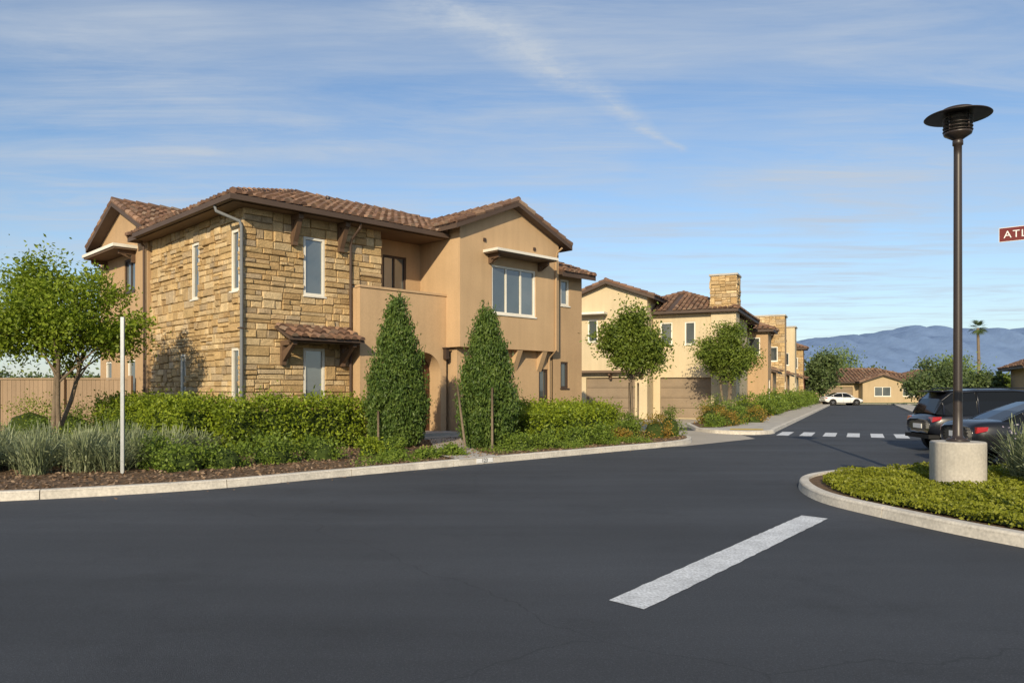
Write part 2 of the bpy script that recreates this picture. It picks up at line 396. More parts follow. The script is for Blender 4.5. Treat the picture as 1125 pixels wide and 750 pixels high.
    def volume(s,x0,x1,y0,y1,z0,z1,mat,holes={},stone=(),sides=('-x','+x','-y','+y'),top=False):
        WS={'-x':Wall((x0,0),(0,1),(-1,0)),'+x':Wall((x1,0),(0,1),(1,0)),'-y':Wall((0,y0),(1,0),(0,-1)),'+y':Wall((0,y1),(1,0),(0,1))}
        for k in sides:
            W=WS[k]; a,b=(y0,y1) if k[1]=='x' else (x0,x1); hs=holes.get(k,[])
            isst=k in stone
            s.sheet(W,a,b,z0,z1,[h[:4] for h in hs],'mortar' if isst else mat, .2 if any(len(h)>4 and h[4]=='garage' for h in hs) else .12)
            if isst: s.stone(W,a-.05,b,z0,z1,[h[:4] for h in hs])
            for h in hs:
                st=h[4] if len(h)>4 else 'w1'
                if st=='garage': s.garage(W,h)
                elif st=='b1': s.window(W,h,1,1,'bronze')
                elif st=='b2': s.window(W,h,2,1,'bronze')
                else: s.window(W,h,int(st[1:]),1,'white',o=.05 if isst else 0)
        if top: s.mb('walls_'+mat,mat).poly([(x0,y0,z1),(x1,y0,z1),(x1,y1,z1),(x0,y1,z1)])
        return WS
    def bracket(s,W,t,z,proj=.5,h=.8,w=.12,mat='wood'):
        mb=s.mb('timber_brackets',mat)
        W.hexa(mb,t-w/2,t+w/2,z-.14,z,.0,proj)
        W.hexa(mb,t-w/2,t+w/2,z-h,z-.142,.0,.13)
        mb.hexa([W.p(t-w/2+.01,z-h+.1,.131),W.p(t+w/2-.01,z-h+.1,.131),W.p(t+w/2-.01,z-.3,.131),W.p(t-w/2+.01,z-.3,.131),
                 W.p(t-w/2+.01,z-.143,proj-.05),W.p(t+w/2-.01,z-.143,proj-.05),W.p(t+w/2-.01,z-.143,proj-.22),W.p(t-w/2+.01,z-.143,proj-.22)])

# ================================================================ MAIN HOUSE
HC=(-7.4,21.0); HA=math.radians(44.84); ux,uy=math.cos(HA),math.sin(HA)
def H(a,b,z=0): return (HC[0]+ux*a-uy*b, HC[1]+uy*a+ux*b, z)
B=Building('stone_and_stucco_house',(HC[0],HC[1],.12),HA)
B.volume(0,4.54,0,6.9,0,6.6,'tan',stone=('-x','-y'),sides=('-x','-y','+x'),holes={
 '-y':[(1.80,2.50,1.15,2.75),(1.80,2.50,4.3,6.02)],
 '-x':[(.25,.75,1.1,2.7),(.25,.75,4.3,6.02),(2.95,3.5,4.3,6.02),(4.0,4.4,1.1,2.65)]})
B.volume(4.54,11.7,.9,6.9,0,6.6,'tan2',sides=('-y','+y','+x'),holes={'-y':[(5.25,6.22,4.85,6.05,'b2')]})
B.hip(-.6,-.6,12.3,7.5,6.72,.36)
B.mb('soffit','soffit').poly([(-.55,-.55,6.55),(6.8,-.55,6.55),(6.8,.9,6.55),(-.55,.9,6.55)])
B.mb('soffit','soffit').poly([(-.55,.9,6.55),(0,.9,6.55),(0,6.9,6.55),(-.55,6.9,6.55)])
g=B.mb('gutters','fascia'); g.box(-.74,6.76,-.74,-.602,6.56,6.70); g.box(-.74,-.602,-.6,6.6,6.56,6.70)
v=B.mb('roof_vents','pole'); v.lathe((4.2,2.6,7.6),[(.05,0),(.05,.40),(.08,.41),(.08,.47),(0,.49)],10)
a0,a1,zs,r=5.2,6.6,2.05,.7
Wp=Wall((0,-.5),(1,0),(0,-1))
B.sheet(Wp,3.43,6.83,0,4.65,[(a0,a1,0,zs+r)],'tan',.0)
mb=B.mb('walls_tan','tan'); n=12
for sgn in (-1,1):
    pts=[]; cx=(a0+a1)/2
    corner=(cx+sgn*r,-.5,zs+r); arc=[(cx+sgn*r*math.cos(math.pi/2*i/n),-.5,zs+r*math.sin(math.pi/2*i/n)) for i in range(n+1)]
    for i in range(n): mb.poly([corner,arc[i],arc[i+1]])
    for i in range(n): mb.poly([arc[i],arc[i+1],(arc[i+1][0],.1,arc[i+1][2]),(arc[i][0],.1,arc[i][2])])
    mb.poly([(cx+sgn*r,-.5,0),(cx+sgn*r,.1,0),(cx+sgn*r,.1,zs),(cx+sgn*r,-.5,zs)])
dm=B.mb('entry_door','door'); dm.box(a0+.02,a1-.02,.1,.16,.15,2.74)
for k in range(5): dm.box(a0+.1+k*.26,a0+.3+k*.26,.075,.1,.3,2.55)
B.mb('door_handle','bronze').box(a0+.12,a0+.16,.02,.075,1.0,1.3)
mb.poly([(3.43,-.5,0),(3.43,0,0),(3.43,0,4.65),(3.43,-.5,4.65)])
mb.box(3.43,6.83,-.30,-.29,3.5,4.64); mb.poly([(3.44,-.3,3.5),(6.83,-.3,3.5),(6.83,.9,3.5),(3.44,.9,3.5)])
mb.box(3.40,6.826,-.54,-.26,4.652,4.72)
mb.poly([(3.43,0,3.5),(4.54,0,3.5),(4.54,0,4.6),(3.43,0,4.6)])
B.mb('porch_steps','conc').box(5.0,6.8,-1.3,-.504,-.02,.16); B.mb('porch_steps','conc').box(5.0,6.8,-1.7,-1.302,-.02,.05)
B.mb('porch_steps','conc').box(a0,a1,-.5,.1,-.02,.15)
B.mb('wall_lantern','bronze').box(6.68,6.80,-.68,-.52,2.55,2.9); B.mb('wall_lantern','bronze').box(6.64,6.82,-.72,-.52,2.9,2.94)
GX=11.7; GM=(6.83+GX)/2
B.volume(6.83,GX,-1.2,.9,2.95,6.92,'tan',holes={'-y':[(8.27,10.45,4.15,5.82,'w3')]},sides=('-x','-y','+x'))
B.mb('walls_tan','tan').poly([(6.83,-1.2,2.95),(GX,-1.2,2.95),(GX,.9,2.95),(6.83,.9,2.95)])
B.volume(7.0,GX,-.85,.9,0,2.95,'tan',sides=('-x','-y','+x'),holes={'-y':[(11.0,11.5,1.2,2.3,'b1')]})
B.gable(6.83,-1.2,GX,4.4,6.92,.41,'y',.42,.32,'tan')
WG=Wall((0,-1.2),(1,0),(0,-1)); WGl=Wall((0,-.85),(1,0),(0,-1))
cb=B.mb('window_canopy','soffit'); WG.hexa(cb,7.9,10.85,6.13,6.17,.0,.66); WG.hexa(B.mb('window_canopy_edge','white'),7.86,10.89,6.172,6.26,.0,.72)
for t in (8.15,10.6): B.bracket(WG,t,6.128,.5,.3,.09)
for t in (8.4,9.7,11.0): 
    mbx=B.mb('corbels','tan'); mbx.hexa([(t-.12,-.85,2.2),(t+.12,-.85,2.2),(t+.12,-.80,2.2),(t-.12,-.80,2.2),(t-.12,-1.18,2.946),(t+.12,-1.18,2.946),(t+.12,-.80,2.946),(t-.12,-.80,2.946)])
for dx in (-1.35,1.1): B.mb('wall_vents','bronze').box(GM+dx-.05,GM+dx+.05,-1.25,-1.2,6.55,6.66)
B.volume(GX,13.4,-.9,3,0,6.0,'tan2',sides=('-y','+x','+y'),holes={'-y':[(12.15,12.65,4.75,5.75),(12.15,12.6,1.6,2.6,'b1')]})
B.gable(GX+.28,-.9,13.4,3,5.95,.36,'x',.5,.26,'tan2')
B.volume(-.15,5,6.9,11.9,0,7.05,'tan2',holes={'-x':[(8.1,9.2,5.0,6.2,'b2'),(8.1,8.9,1.2,2.6,'w1'),(10.6,11.3,1.2,2.6,'w1')]})
B.gable(-.15,6.9,5,11.9,7.05,.43,'x',.5,.38,'tan2')
WL=Wall((-.15,0),(0,1),(-1,0))
WL.hexa(B.mb('window_canopy','soffit'),7.9,11.3,6.38,6.44,0,.75); WL.hexa(B.mb('window_canopy_edge','white'),7.86,11.34,6.442,6.55,0,.8)
for t in (8.1,11.1): B.bracket(WL,t,6.378,.55,.4,.09)
B.mb('downspout_brown','fascia').tube([(-.62,6.5,6.9),(-.6,6.8,6.7),(-.24,7.0,6.4),(-.22,7.0,.1)],.04,8)
WF=Wall((0,-.06),(1,0),(0,-1))
for t in (1.45,3.0): B.bracket(WF,t,6.54,.46,.85,.16)
B.roofface([(.85,-.95,2.98),(3.3,-.95,2.98),(3.3,-.06,3.36),(.85,-.06,3.36)],.07)
for t in (1.1,3.05): B.bracket(WF,t,2.93,.75,.7,.13)
WF.hexa(B.mb('timber_beam','wood'),.9,3.25,2.86,2.925,.62,.72)
p=B.mb('downspout_grey','pipe'); p.tube([(-.66,.4,6.58),(-.66,.3,6.4),(-.16,-.05,6.15),(-.14,-.12,6.0),(-.14,-.12,.1)],.045,8)
p=B.mb('downspout_brown','fascia'); p.tube([(3.36,-.66,6.58),(3.36,-.6,6.4),(3.33,-.2,6.1),(3.33,-.14,5.9),(3.33,-.14,.1)],.04,8)
B.mb('pipe_straps','fascia').box(-.2,-.08,-.18,-.0,3.2,3.24)
p=B.mb('downspout_tan','tan2'); p.tube([(11.5,-1.55,6.75),(11.5,-1.3,6.6),(11.5,-1.25,6.4),(11.5,-1.25,3.0),(11.5,-.9,2.7),(11.5,-.9,.1)],.035,8)
B.finish()

# ================================================================ STREET ROW
SA=math.atan2(.909,.417); SO=(6.97,30.9)
def S(x,y,z=0): return (SO[0]+.417*x-.909*y, SO[1]+.909*x+.417*y, z)
B=Building('garage_court_house',(SO[0],SO[1],.02),SA)
B.volume(10.8,19,4.3,8.9,0,6.85,'cream',holes={'-x':[(5.0,7.9,0.05,2.35,'garage'),(5.0,5.9,4.4,5.7,'w2'),(7.2,7.8,4.4,5.7,'w1')],'+y':[(12,13,4.2,5.6,'w2')]})
B.gable(10.8,4.3,19,8.9,6.85,.36,'x',.5,.4,'cream')
Wc=Wall((10.8,0),(0,1),(-1,0))
Wc.hexa(B.mb('canopy','white'),6.6,8.5,5.95,6.07,0,.7); Wc.hexa(B.mb('canopy_low','soffit'),4.4,8.8,2.62,2.75,0,.5)
for t in (4.6,6.4,8.5): B.bracket(Wc,t,2.61,.4,.35,.12)
B.volume(12.2,19,.0,4.3,0,5.95,'cream',sides=('-x','-y','+x'),holes={'-x':[(1.0,3.9,.05,2.35,'garage'),(1.9,2.5,4.2,5.5,'w1'),(3.2,3.9,4.2,5.5,'w1')],'-y':[(14,15.2,4.2,5.5,'w2'),(14,15.2,1,2.4,'w2')]})
B.hip(11.7,-.5,21,7.0,6.1,.38)
B.volume(12.0,13.3,-.35,1.0,0,6.0,'cream'); 
B.volume(12.0,13.3,-.35,1.0,6.0,7.95,'mortar',stone=('-x','-y','+x','+y'),top=True)
B.mb('tower_cap','conc').box(11.9,13.4,-.45,1.1,7.952,8.05)
B.finish()
specs=[('cream',22,32,6.0,'tan2',6.9),('red',34,43,6.1,'tan2',7.7),('ochre',45,54,6.1,'cream',7.6),('tan2',56,66,6.0,'red',7.4)]
for i,(m,x0,x1,zt,m2,tz) in enumerate(specs):
    B=Building('row_house' if i==0 else 'row_house.%03d'%i,(SO[0],SO[1],.02),SA,1.3)
    B.volume(x0,x1,.4,10,0,zt,m,holes={'-x':[(1.5,2.5,4.2,5.5,'w2'),(4.5,5.4,4.2,5.5,'w1'),(1.5,2.5,1.0,2.4,'w2')],'-y':[(x0+3,x0+4.4,4.2,5.5,'w2'),(x0+6,x0+7.2,4.2,5.5,'w2'),(x0+6,x0+7.4,1,2.5,'w2')]})
    B.hip(x0-.5,-.1,x1+.5,10.5,zt+.12,.36)
    B.volume(x0+.6,x0+2.6,-.9,1.5,0,tz-(1.3 if i in (0,3) else 0),m2,stone=('-x',) if i%2==1 else (),top=True,holes={'-x':[(-.4,.4,4.0,5.2,'w1')],'-y':[(x0+1.2,x0+2.0,1.0,2.4,'w1')]})
    if i in (0,3): B.hip(x0+.2,-1.3,x0+3.0,1.9,tz-1.2,.4)
    else: B.mb('tower_coping','conc').box(x0+.5,x0+2.7,-1.0,1.6,tz+.002,tz+.12)
    B.volume(x0+5.5,x0+8.2,-.7,.4,0,3.0,m2,sides=('-x','+x','-y'))
    B.roofface([(x0+5.2,-1.1,3.0),(x0+8.5,-1.1,3.0),(x0+8.5,.4,3.6),(x0+5.2,.4,3.6)])
    B.finish()
B=Building('single_storey_house',(47,98,0),math.radians(-8),1.6)
B.volume(-7.5,6,0,9,0,2.7,'ochre',holes={'-y':[(-6.3,-2.9,.05,2.1,'garage'),(-1,.4,.9,2.1,'w2'),(3.2,4.8,.9,2.1,'w2')]})
B.hip(-8.2,-.7,6.7,9.7,2.75,.34)
B.gable(-2.2,-1.8,2.6,4,2.7,.34,'y',.5,.4,'ochre'); B.volume(-2.2,2.6,-1.8,0,0,2.7,'ochre',sides=('-x','+x','-y'),holes={'-y':[(-.8,1.2,.9,2.1,'w2')]})
B.finish()
B=Building('neighbour_house',(38.5,56,0),math.radians(-25),1.3)
B.volume(0,14,0,10,0,3.4,'tan',holes={'-y':[(1.5,3,1,2.2,'w2'),(5,8,.9,2.3,'w3')],'-x':[(2,4,1,2.2,'w2')]})
B.hip(-.8,-.8,14.8,10.8,3.45,.42)
B.finish()
B=Building('single_storey_house.001',(66,112,0),math.radians(10),1.6)
B.volume(-8,6,0,9,0,2.8,'tan2',holes={'-y':[(-5,-3,.9,2.1,'w2'),(2,4,.9,2.1,'w2')]})
B.hip(-8.7,-.7,6.7,9.7,2.85,.36); B.finish()

# ================================================================ GROUND
def flat(name,pts,z,mat):
    mb=MB(); mb.poly([(p[0],p[1],z) for p in pts]); return mb.obj(name,[M[mat]])
flat('ground',[(-9000,-9000),(9000,-9000),(9000,9000),(-9000,9000)],-.012,'earth')
def Ls(t,o=0): return (10.15+.417*t+.909*o, 29.4+.909*t-.417*o)
flat('asphalt_road',[(-80,-60),(80,-60),(80,26),(34,26),Ls(15,13),Ls(15,6.4),Ls(62,6.4),(120,78),(120,86),Ls(64,6),Ls(62,0),Ls(0,0),(6,40),(-80,40)],0,'asphalt')
def catmull(P,n=8,closed=False):
    P=[Vector((p[0],p[1],0)) for p in P]; out=[]; m=len(P)
    for i in range(m if closed else m-1):
        g=lambda k: P[k%m] if closed else P[max(0,min(m-1,k))]
        p0,p1,p2,p3=g(i-1),g(i),g(i+1),g(i+2)
        for j in range(n):
            t=j/n; out.append(.5*((2*p1)+(-p0+p2)*t+(2*p0-5*p1+4*p2-p3)*t*t+(-p0+3*p1-3*p2+p3)*t**3))
    if not closed: out.append(P[-1])
    return [(p.x,p.y) for p in out]
def kerb(name,path,side=1,w=.15,h=.14,closed=False,joint=2.4):
    P=[Vector((p[0],p[1])) for p in path]
    if closed: P.append(P[0])
    Q=[P[0]]; 
    for i in range(len(P)-1):
        d=(P[i+1]-P[i]).length; k=max(1,int(d/.3))
        for j in range(1,k+1): Q.append(P[i]+(P[i+1]-P[i])*j/k)
    mb=MB(); prof=[(-.012,0),(0.004,h-.025),(.02,h-.004),(.045,h),(w,h),(w,0)]
    acc=0; prev=None
    for i,q in enumerate(Q):
        a=Q[max(0,i-1)]; b=Q[min(len(Q)-1,i+1)]; t=(b-a).normalized(); n=Vector((-t.y,t.x))*side
        ring=[(q.x+n.x*o,q.y+n.y*o,z) for o,z in prof]
        bi=len(mb.v); mb.v+=ring
        if prev is not None:
            m=len(prof); acc+=(q-Q[i-1]).length
            for k in range(m-1): mb.f.append((prev+k,prev+k+1,bi+k+1,bi+k)); mb.m.append(0)
            if acc>joint:
                acc=0
                mb.f.append(tuple(bi+k for k in range(m))); mb.m.append(0)
                bi=len(mb.v); mb.v+=[(x+t.x*.014,y+t.y*.014,z) for x,y,z in ring]
                mb.f.append(tuple(bi+k for k in range(m))); mb.m.append(0)
        prev=bi
    return mb.obj(name,[M['kerb']])
bedpath=[(-40,8.6),(-24,8.9),(-15,9.6),(-10.5,10.35)]+[H(a,-7.7)[:2] if a>-5 else (-7.5,11.15) for a in (-7,-4.4,-2,1,4,7,9.2)]+[H(10.9,-7.35)[:2],H(12.4,-6.3)[:2],H(13.4,-4.6)[:2],H(13.9,-2)[:2],H(14,2)[:2]]
bp=catmull(bedpath,6)
k1=kerb('kerb',bp,1)
flat('planting_bed',[(x,y) for x,y in bp]+[H(14,14)[:2],(-45,50),(-45,10)],.115,'mulch')
flat('driveway',[H(8.2,-7.6)[:2],H(9.6,-7.95)[:2],(8.2,25.6),Ls(-1.5,-1.2),Ls(0,-.4),Ls(0,-4),S(12.5,.3)[:2],S(12.5,9)[:2],S(12.5,18)[:2],H(13,6)[:2]],.006,'drive')
jm=MB()
for k in range(6):
    y=27+k*2.6
    jm.poly([(1,y+1.2,.008),(9.5+k*.6,y,.008),(9.5+k*.6,y+.03,.008),(1,y+1.23,.008)])
jm.obj('driveway_joints',[M['mortar']])
k2p=catmull([ (7.4,30.6),(7.7,28.8),(8.7,27.9),(9.75,28.5),Ls(0.6,0),Ls(4,0),Ls(12,0),Ls(30,0),Ls(61,0)],5)
kerb('kerb.001',k2p,1)
flat('sidewalk',k2p+[Ls(61,-1.8),Ls(12,-1.8),Ls(4,-1.8),(8.6,31.2)],.12,'conc')
flat('planting_bed.001',[(7.45,30.6),(8.6,31.2),Ls(4,-1.8),Ls(12,-1.8),Ls(61,-1.8),S(66,.2)[:2],S(13,-.4)[:2],S(9.5,.4)[:2],S(4,.6)[:2]],.125,'mulch')
kerb('kerb.002',[(7.4,30.6),S(4,.7)[:2],S(9.5,.6)[:2]],-1)
fp=MB(); c=Ls(-.2,-.9); fp.poly([(c[0]-.9,c[1]-.5,.126),(c[0]+.3,c[1]-.75,.126),(c[0]+.6,c[1]+.2,.126),(c[0]-.6,c[1]+.5,.126)]); fp.obj('tactile_paving',[M['yellow']])
rp=[(60,27.0),(36,27.0),Ls(13,14.5),Ls(14.5,8.5),Ls(16,6.6),Ls(30,6.4),Ls(61,6.4),(110,76)]
kerb('kerb.003',rp,-1)
flat('sidewalk.001',[Ls(16,6.6),Ls(30,6.4),Ls(61,6.4),Ls(61,8),Ls(30,8),Ls(16,8.4)],.125,'conc')
flat('lawn',rp+[(120,70),(120,27)],.115,'lawn')
kerb('kerb.004',[(0,87),Ls(64,0),(60,87),(120,90)],1)
flat('lawn.001',[(0,87.2),(60,87.2),(120,90.2),(140,200),(0,200)],.1,'lawn')
pp=MB(); ctr=[(6.1,-1.0),(5.4,-2.2),(4.2,-3.8),(3.0,-5.4),(2.2,-6.6),(1.8,-7.7)]
for i in range(len(ctr)-1):
    (a,b),(c,d)=ctr[i],ctr[i+1]; w=.62
    pp.poly([H(a-w,b,.135),H(a+w,b,.135),H(c+w,d,.135),H(c-w,d,.135)])
pp.obj('entry_path',[M['conc']])
pm=MB(); A0=Vector((.746,5.87)); A1=Vector((3.76,9.86)); W_=Vector((.235,-.25)); n=60; prev=None
for i in range(n+1):
    t=i/n; p=A0.lerp(A1,t); e1=rnd.uniform(-.006,.006); e2=rnd.uniform(-.006,.006)
    a=p+W_*(e1*3); b=p+W_*(1+e2*3)
    if prev: pm.poly([(*prev[0],.005),(*prev[1],.005),(*b,.005),(*a,.005)])
    prev=(a,b)
pm.obj('stop_line',[M['paint']])
pm=MB()
for k in range(8):
    o=.25+k*.78; a=Ls(-1.9,o); b=Ls(-1.9,o+.42); c=Ls(.7,o+.42); d=Ls(.7,o)
    pm.poly([(*a,.005),(*b,.005),(*c,.005),(*d,.005)])
pm.obj('crosswalk',[M['paint']])
mb=MB(); mb.lathe((13.2,37.5,0),[(0,.006),(.33,.006),(.36,.003)],28); mb.obj('manhole_cover',[M['pole']])
isl=catmull([(5.95,14.2),(5.12,13.35),(4.68,12.3),(4.5,11.0),(4.72,9.7),(5.15,8.2),(5.9,6.8),(7.5,5.9),(11,5.2),(19,4.9),(22,7),(22.5,11),(20,13.9),(14,14.75),(9,14.85),(7.2,14.8)],6,True)
kerb('kerb.005',isl,1,closed=True)
flat('planting_bed.002',isl,.10,'mulch')
def text(name,body,size,loc,rot,mat,parent=None,ext=.002):
    cu=bpy.data.curves.new(name,'FONT'); cu.body=body; cu.size=size; cu.extrude=ext; cu.materials.append(M[mat])
    o=bpy.data.objects.new(name,cu); o.location=loc; o.rotation_euler=rot; cu.align_x='CENTER'; cu.align_y='CENTER'
    return link(o,parent)
k_p=MB(); q0=H(1.65,-7.722,.025); q1=H(2.15,-7.722,.025); k_p.poly([q0,q1,(q1[0],q1[1],.125),(q0[0],q0[1],.125)])
kno=k_p.obj('house_number_patch',[M['signwhite']]); kno.parent=k1
kt=H(1.9,-7.728); text('house_number','123',.12,(kt[0],kt[1],.073),(math.radians(90),0,HA),'ink',k1)

# ================================================================ VEGETATION
def tree(name,base,crown_c,crown_r,nclump,per,cr,leaf,mat,trunkr=.09,stems=1,split=.45,lim=14,bias=.45,extra=()):
    e=empty(name,(0,0,0)); C=clumps(crown_c,crown_r,nclump,bias)
    for (c,r,k) in extra: C=np.concatenate([C,clumps(c,r,k,bias)])
    quads_obj('foliage',leafV(crownP(C,per,cr),leaf),L_[mat],e)
    mb=MB(); bx=Vector(base); cc=Vector(crown_c); order=rng.permutation(len(C))[:lim]
    for s in range(stems):
        off=Vector((rnd.uniform(-.12,.12),rnd.uniform(-.12,.12),0)) if stems>1 else Vector((0,0,0))
        ang=2*math.pi*s/stems+.6
        spread=Vector((math.cos(ang),math.sin(ang),0))*(.4 if stems>1 else .05)
        top=Vector((cc.x,cc.y,bx.z+(cc.z-bx.z)*split*1.5))+spread
        mid=bx*.5+top*.5+spread*.2+Vector((rnd.uniform(-.06,.06),0,0)); st=bx+off-Vector((0,0,.1))
        r0=trunkr
        mb.tube([st,bx+off+Vector((0,0,.15)),mid,top],[r0*1.35,r0,r0*.8,r0*.6],9)
        for k in order[s::stems]:
            t=Vector(C[k]); f=rnd.uniform(.35,.9); s0=mid.lerp(top,f)
            m=s0.lerp(t,.5)+Vector((0,0,.12)); mb.tube([s0,m,t],[r0*.4,r0*.24,r0*.08],6)
    mb.obj('trunk',[M['bark']],e,True); return e
tree('street_tree',(-12.2,20.3,.1),(-11.9,20.3,3.5),(1.7,1.7,1.3),85,200,.55,.11,'bright',.07,3,.5,22,.5,
   extra=[((-13.2,20.2,3.1),(.9,.9,.8),22),((-10.6,20.4,3.2),(.85,.8,.7),20),((-12.4,20.3,4.6),(.8,.8,.6),16),((-11.2,20.0,4.4),(.6,.6,.45),9)])
tree('street_tree.001',(4.2,26.4,.1),(4.15,26.4,3.1),(.85,.85,1.0),52,250,.5,.12,'tree',.06,1,.5,16,.45,
   extra=[((3.6,26.4,3.4),(.5,.5,.5),11),((4.75,26.3,2.9),(.5,.5,.6),12),((4.2,26.4,4.1),(.45,.45,.5),10)])
tree('street_tree.002',(11.1,39.2,.1),(11.1,39.2,3.4),(1.15,1.1,1.1),55,240,.6,.14,'tree',.08,3,.5,16,.45,
   extra=[((10.2,39.2,3.7),(.6,.6,.6),10),((11.9,39.2,3.2),(.7,.6,.7),12),((11.3,39.2,4.5),(.6,.6,.5),9)])
def stake(n,loc,h,lean=(0,0)):
    mb=MB(); mb.tube([(loc[0],loc[1],.05),(loc[0]+lean[0],loc[1]+lean[1],h)],.03,8); mb.obj(n,[M['bark']],None,True)
stake('wooden_stake',(-1.15,19.0,0),1.75,(-.22,.05)); stake('wooden_stake.001',(-.5,19.2,0),1.7); stake('wooden_stake.002',(-3.45,19.6,0),1.1)
stake('wooden_stake.003',(4.0,25.9,0),1.9); stake('wooden_stake.004',(4.45,26.8,0),1.9)
def cyp(name,base,h,r):
    # dense upright cone: thousands of short upswept sprays filling the shell, ragged edge
    e=empty(name,(base[0],base[1],0)); n=900
    z=rng.uniform(0,1,n)**1.25; an=rng.uniform(0,2*math.pi,n)
    prof=np.interp(z,[0,.06,.25,.5,.75,.9,1],[.62,.88,1,.84,.52,.25,.03])*r*rng.uniform(.72,1.06,n)
    C=np.stack([prof*np.cos(an),prof*np.sin(an),.22+z*(h-.35)],1); P=[]
    for c in C:
        k=int(rng.uniform(35,62)); d=rng.normal(size=(k,3))*np.array([.06,.06,.13]); d[:,:2]+=c[:2]/(np.linalg.norm(c[:2])+1e-6)*d[:,2:3]*.4
        P.append(c+d)
    P=np.concatenate(P); quads_obj('foliage',leafV(P,.10,up=1.7,aspect=.34),L_['cyp'],e)
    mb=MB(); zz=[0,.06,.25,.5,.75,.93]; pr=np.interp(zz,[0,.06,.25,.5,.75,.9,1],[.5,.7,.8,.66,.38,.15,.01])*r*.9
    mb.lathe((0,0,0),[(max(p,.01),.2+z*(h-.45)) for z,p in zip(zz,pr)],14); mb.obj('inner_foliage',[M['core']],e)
    mb=MB(); mb.tube([(0,0,0),(0,0,.6)],.06,8); mb.obj('trunk',[M['bark']],e)
cyp('columnar_juniper',(-3.08,20.4),4.05,.76); cyp('columnar_juniper.001',(-.66,20.0),3.72,.72)
def hedge(name,segs,mat='hedge',dens=650,leaf=.09,zb=.1,core=True,jit=.10):
    e=empty(name,(0,0,0)); P=[]; mb=MB()
    for (c0,c1,wid,h) in segs:
        c0=Vector((*c0[:2],0)); c1=Vector((*c1[:2],0)); d=c1-c0; L=d.length; t=d.normalized(); nn=Vector((-t.y,t.x,0))
        area=(L+wid)*2*h+L*wid; k=int(area*dens)
        s=rng.uniform(0,L,k); q=rng.uniform(-1,1,k); z=rng.uniform(.05,1,k)
        face=rng.uniform(0,1,k); ft=L*wid/area; fs=(L*2*h)/area
        o=np.where(face<ft,q*wid/2,np.where(face<ft+fs,np.sign(q)*wid/2,q*wid/2)); zz=np.where(face<ft,1.0,z)
        s=np.where(face>ft+fs,np.where(rng.uniform(0,1,k)<.5,0,L),s)
        bulge=1+.14*np.sin(s*3.1+o*2)+.12*np.sin(s*7.3+1)*np.cos(o*5+zz*4)+.09*np.sin(s*13+zz*9)
        o=o*(1-.3*np.maximum(0,zz-.7)/.3*(face>ft))*bulge; zz=zz*h*(1+.07*np.sin(s*4.7+2)+.07*np.sin(s*9.1+o*6))
        p=np.stack([c0.x+t.x*s+nn.x*o,c0.y+t.y*s+nn.y*o,zb+zz],1)+rng.normal(size=(k,3))*jit
        p[:,2]=np.maximum(p[:,2],zb+.02); P.append(p)
        ks=int(L*18); ss=rng.uniform(0,L,ks); oo=rng.uniform(-.45,.45,ks)*wid
        for a,b in zip(ss,oo):
            m=12; q2=np.array([c0.x+t.x*a+nn.x*b,c0.y+t.y*a+nn.y*b,zb+h])+rng.normal(size=(m,3))*np.array([.05,.05,.15]); P.append(q2)
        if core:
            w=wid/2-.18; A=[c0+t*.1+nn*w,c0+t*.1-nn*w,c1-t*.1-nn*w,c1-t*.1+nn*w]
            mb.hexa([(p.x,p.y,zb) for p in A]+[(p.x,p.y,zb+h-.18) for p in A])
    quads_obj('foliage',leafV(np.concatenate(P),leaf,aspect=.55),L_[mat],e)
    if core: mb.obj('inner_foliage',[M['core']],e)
hedge('hedge',[(H(-1.6,-2.2),H(2.2,-2.2),1.3,1.18),(H(-1.7,-1.6),H(-1.7,5.2),1.2,1.16)])
hedge('hedge.001',[(H(5.6,-5.2),H(8.7,-5.2),1.5,.85),(H(6.0,-3.9),H(9.5,-3.9),1.3,.98)])
hedge('hedge.002',[(H(9.4,-2.8),H(12.8,-2.8),1.0,.9)])
def bush(name,c,r,h,mat,n=2000,leaf=.07,core=True,up=.3,aspect=.5):
    e=empty(name,(c[0],c[1],c[2] if len(c)>2 else .1))
    C=clumps((0,0,h*.35),(r*.85,r*.85,h*.6),34,.35); C=C[C[:,2]>.02]
    P=crownP(C,n/len(C),r*.45); P[:,2]=np.abs(P[:,2]); quads_obj('foliage',leafV(P,leaf,up=up,aspect=aspect),L_[mat],e)
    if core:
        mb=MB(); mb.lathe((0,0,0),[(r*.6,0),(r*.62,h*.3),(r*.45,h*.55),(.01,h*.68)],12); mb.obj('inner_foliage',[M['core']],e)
i=0
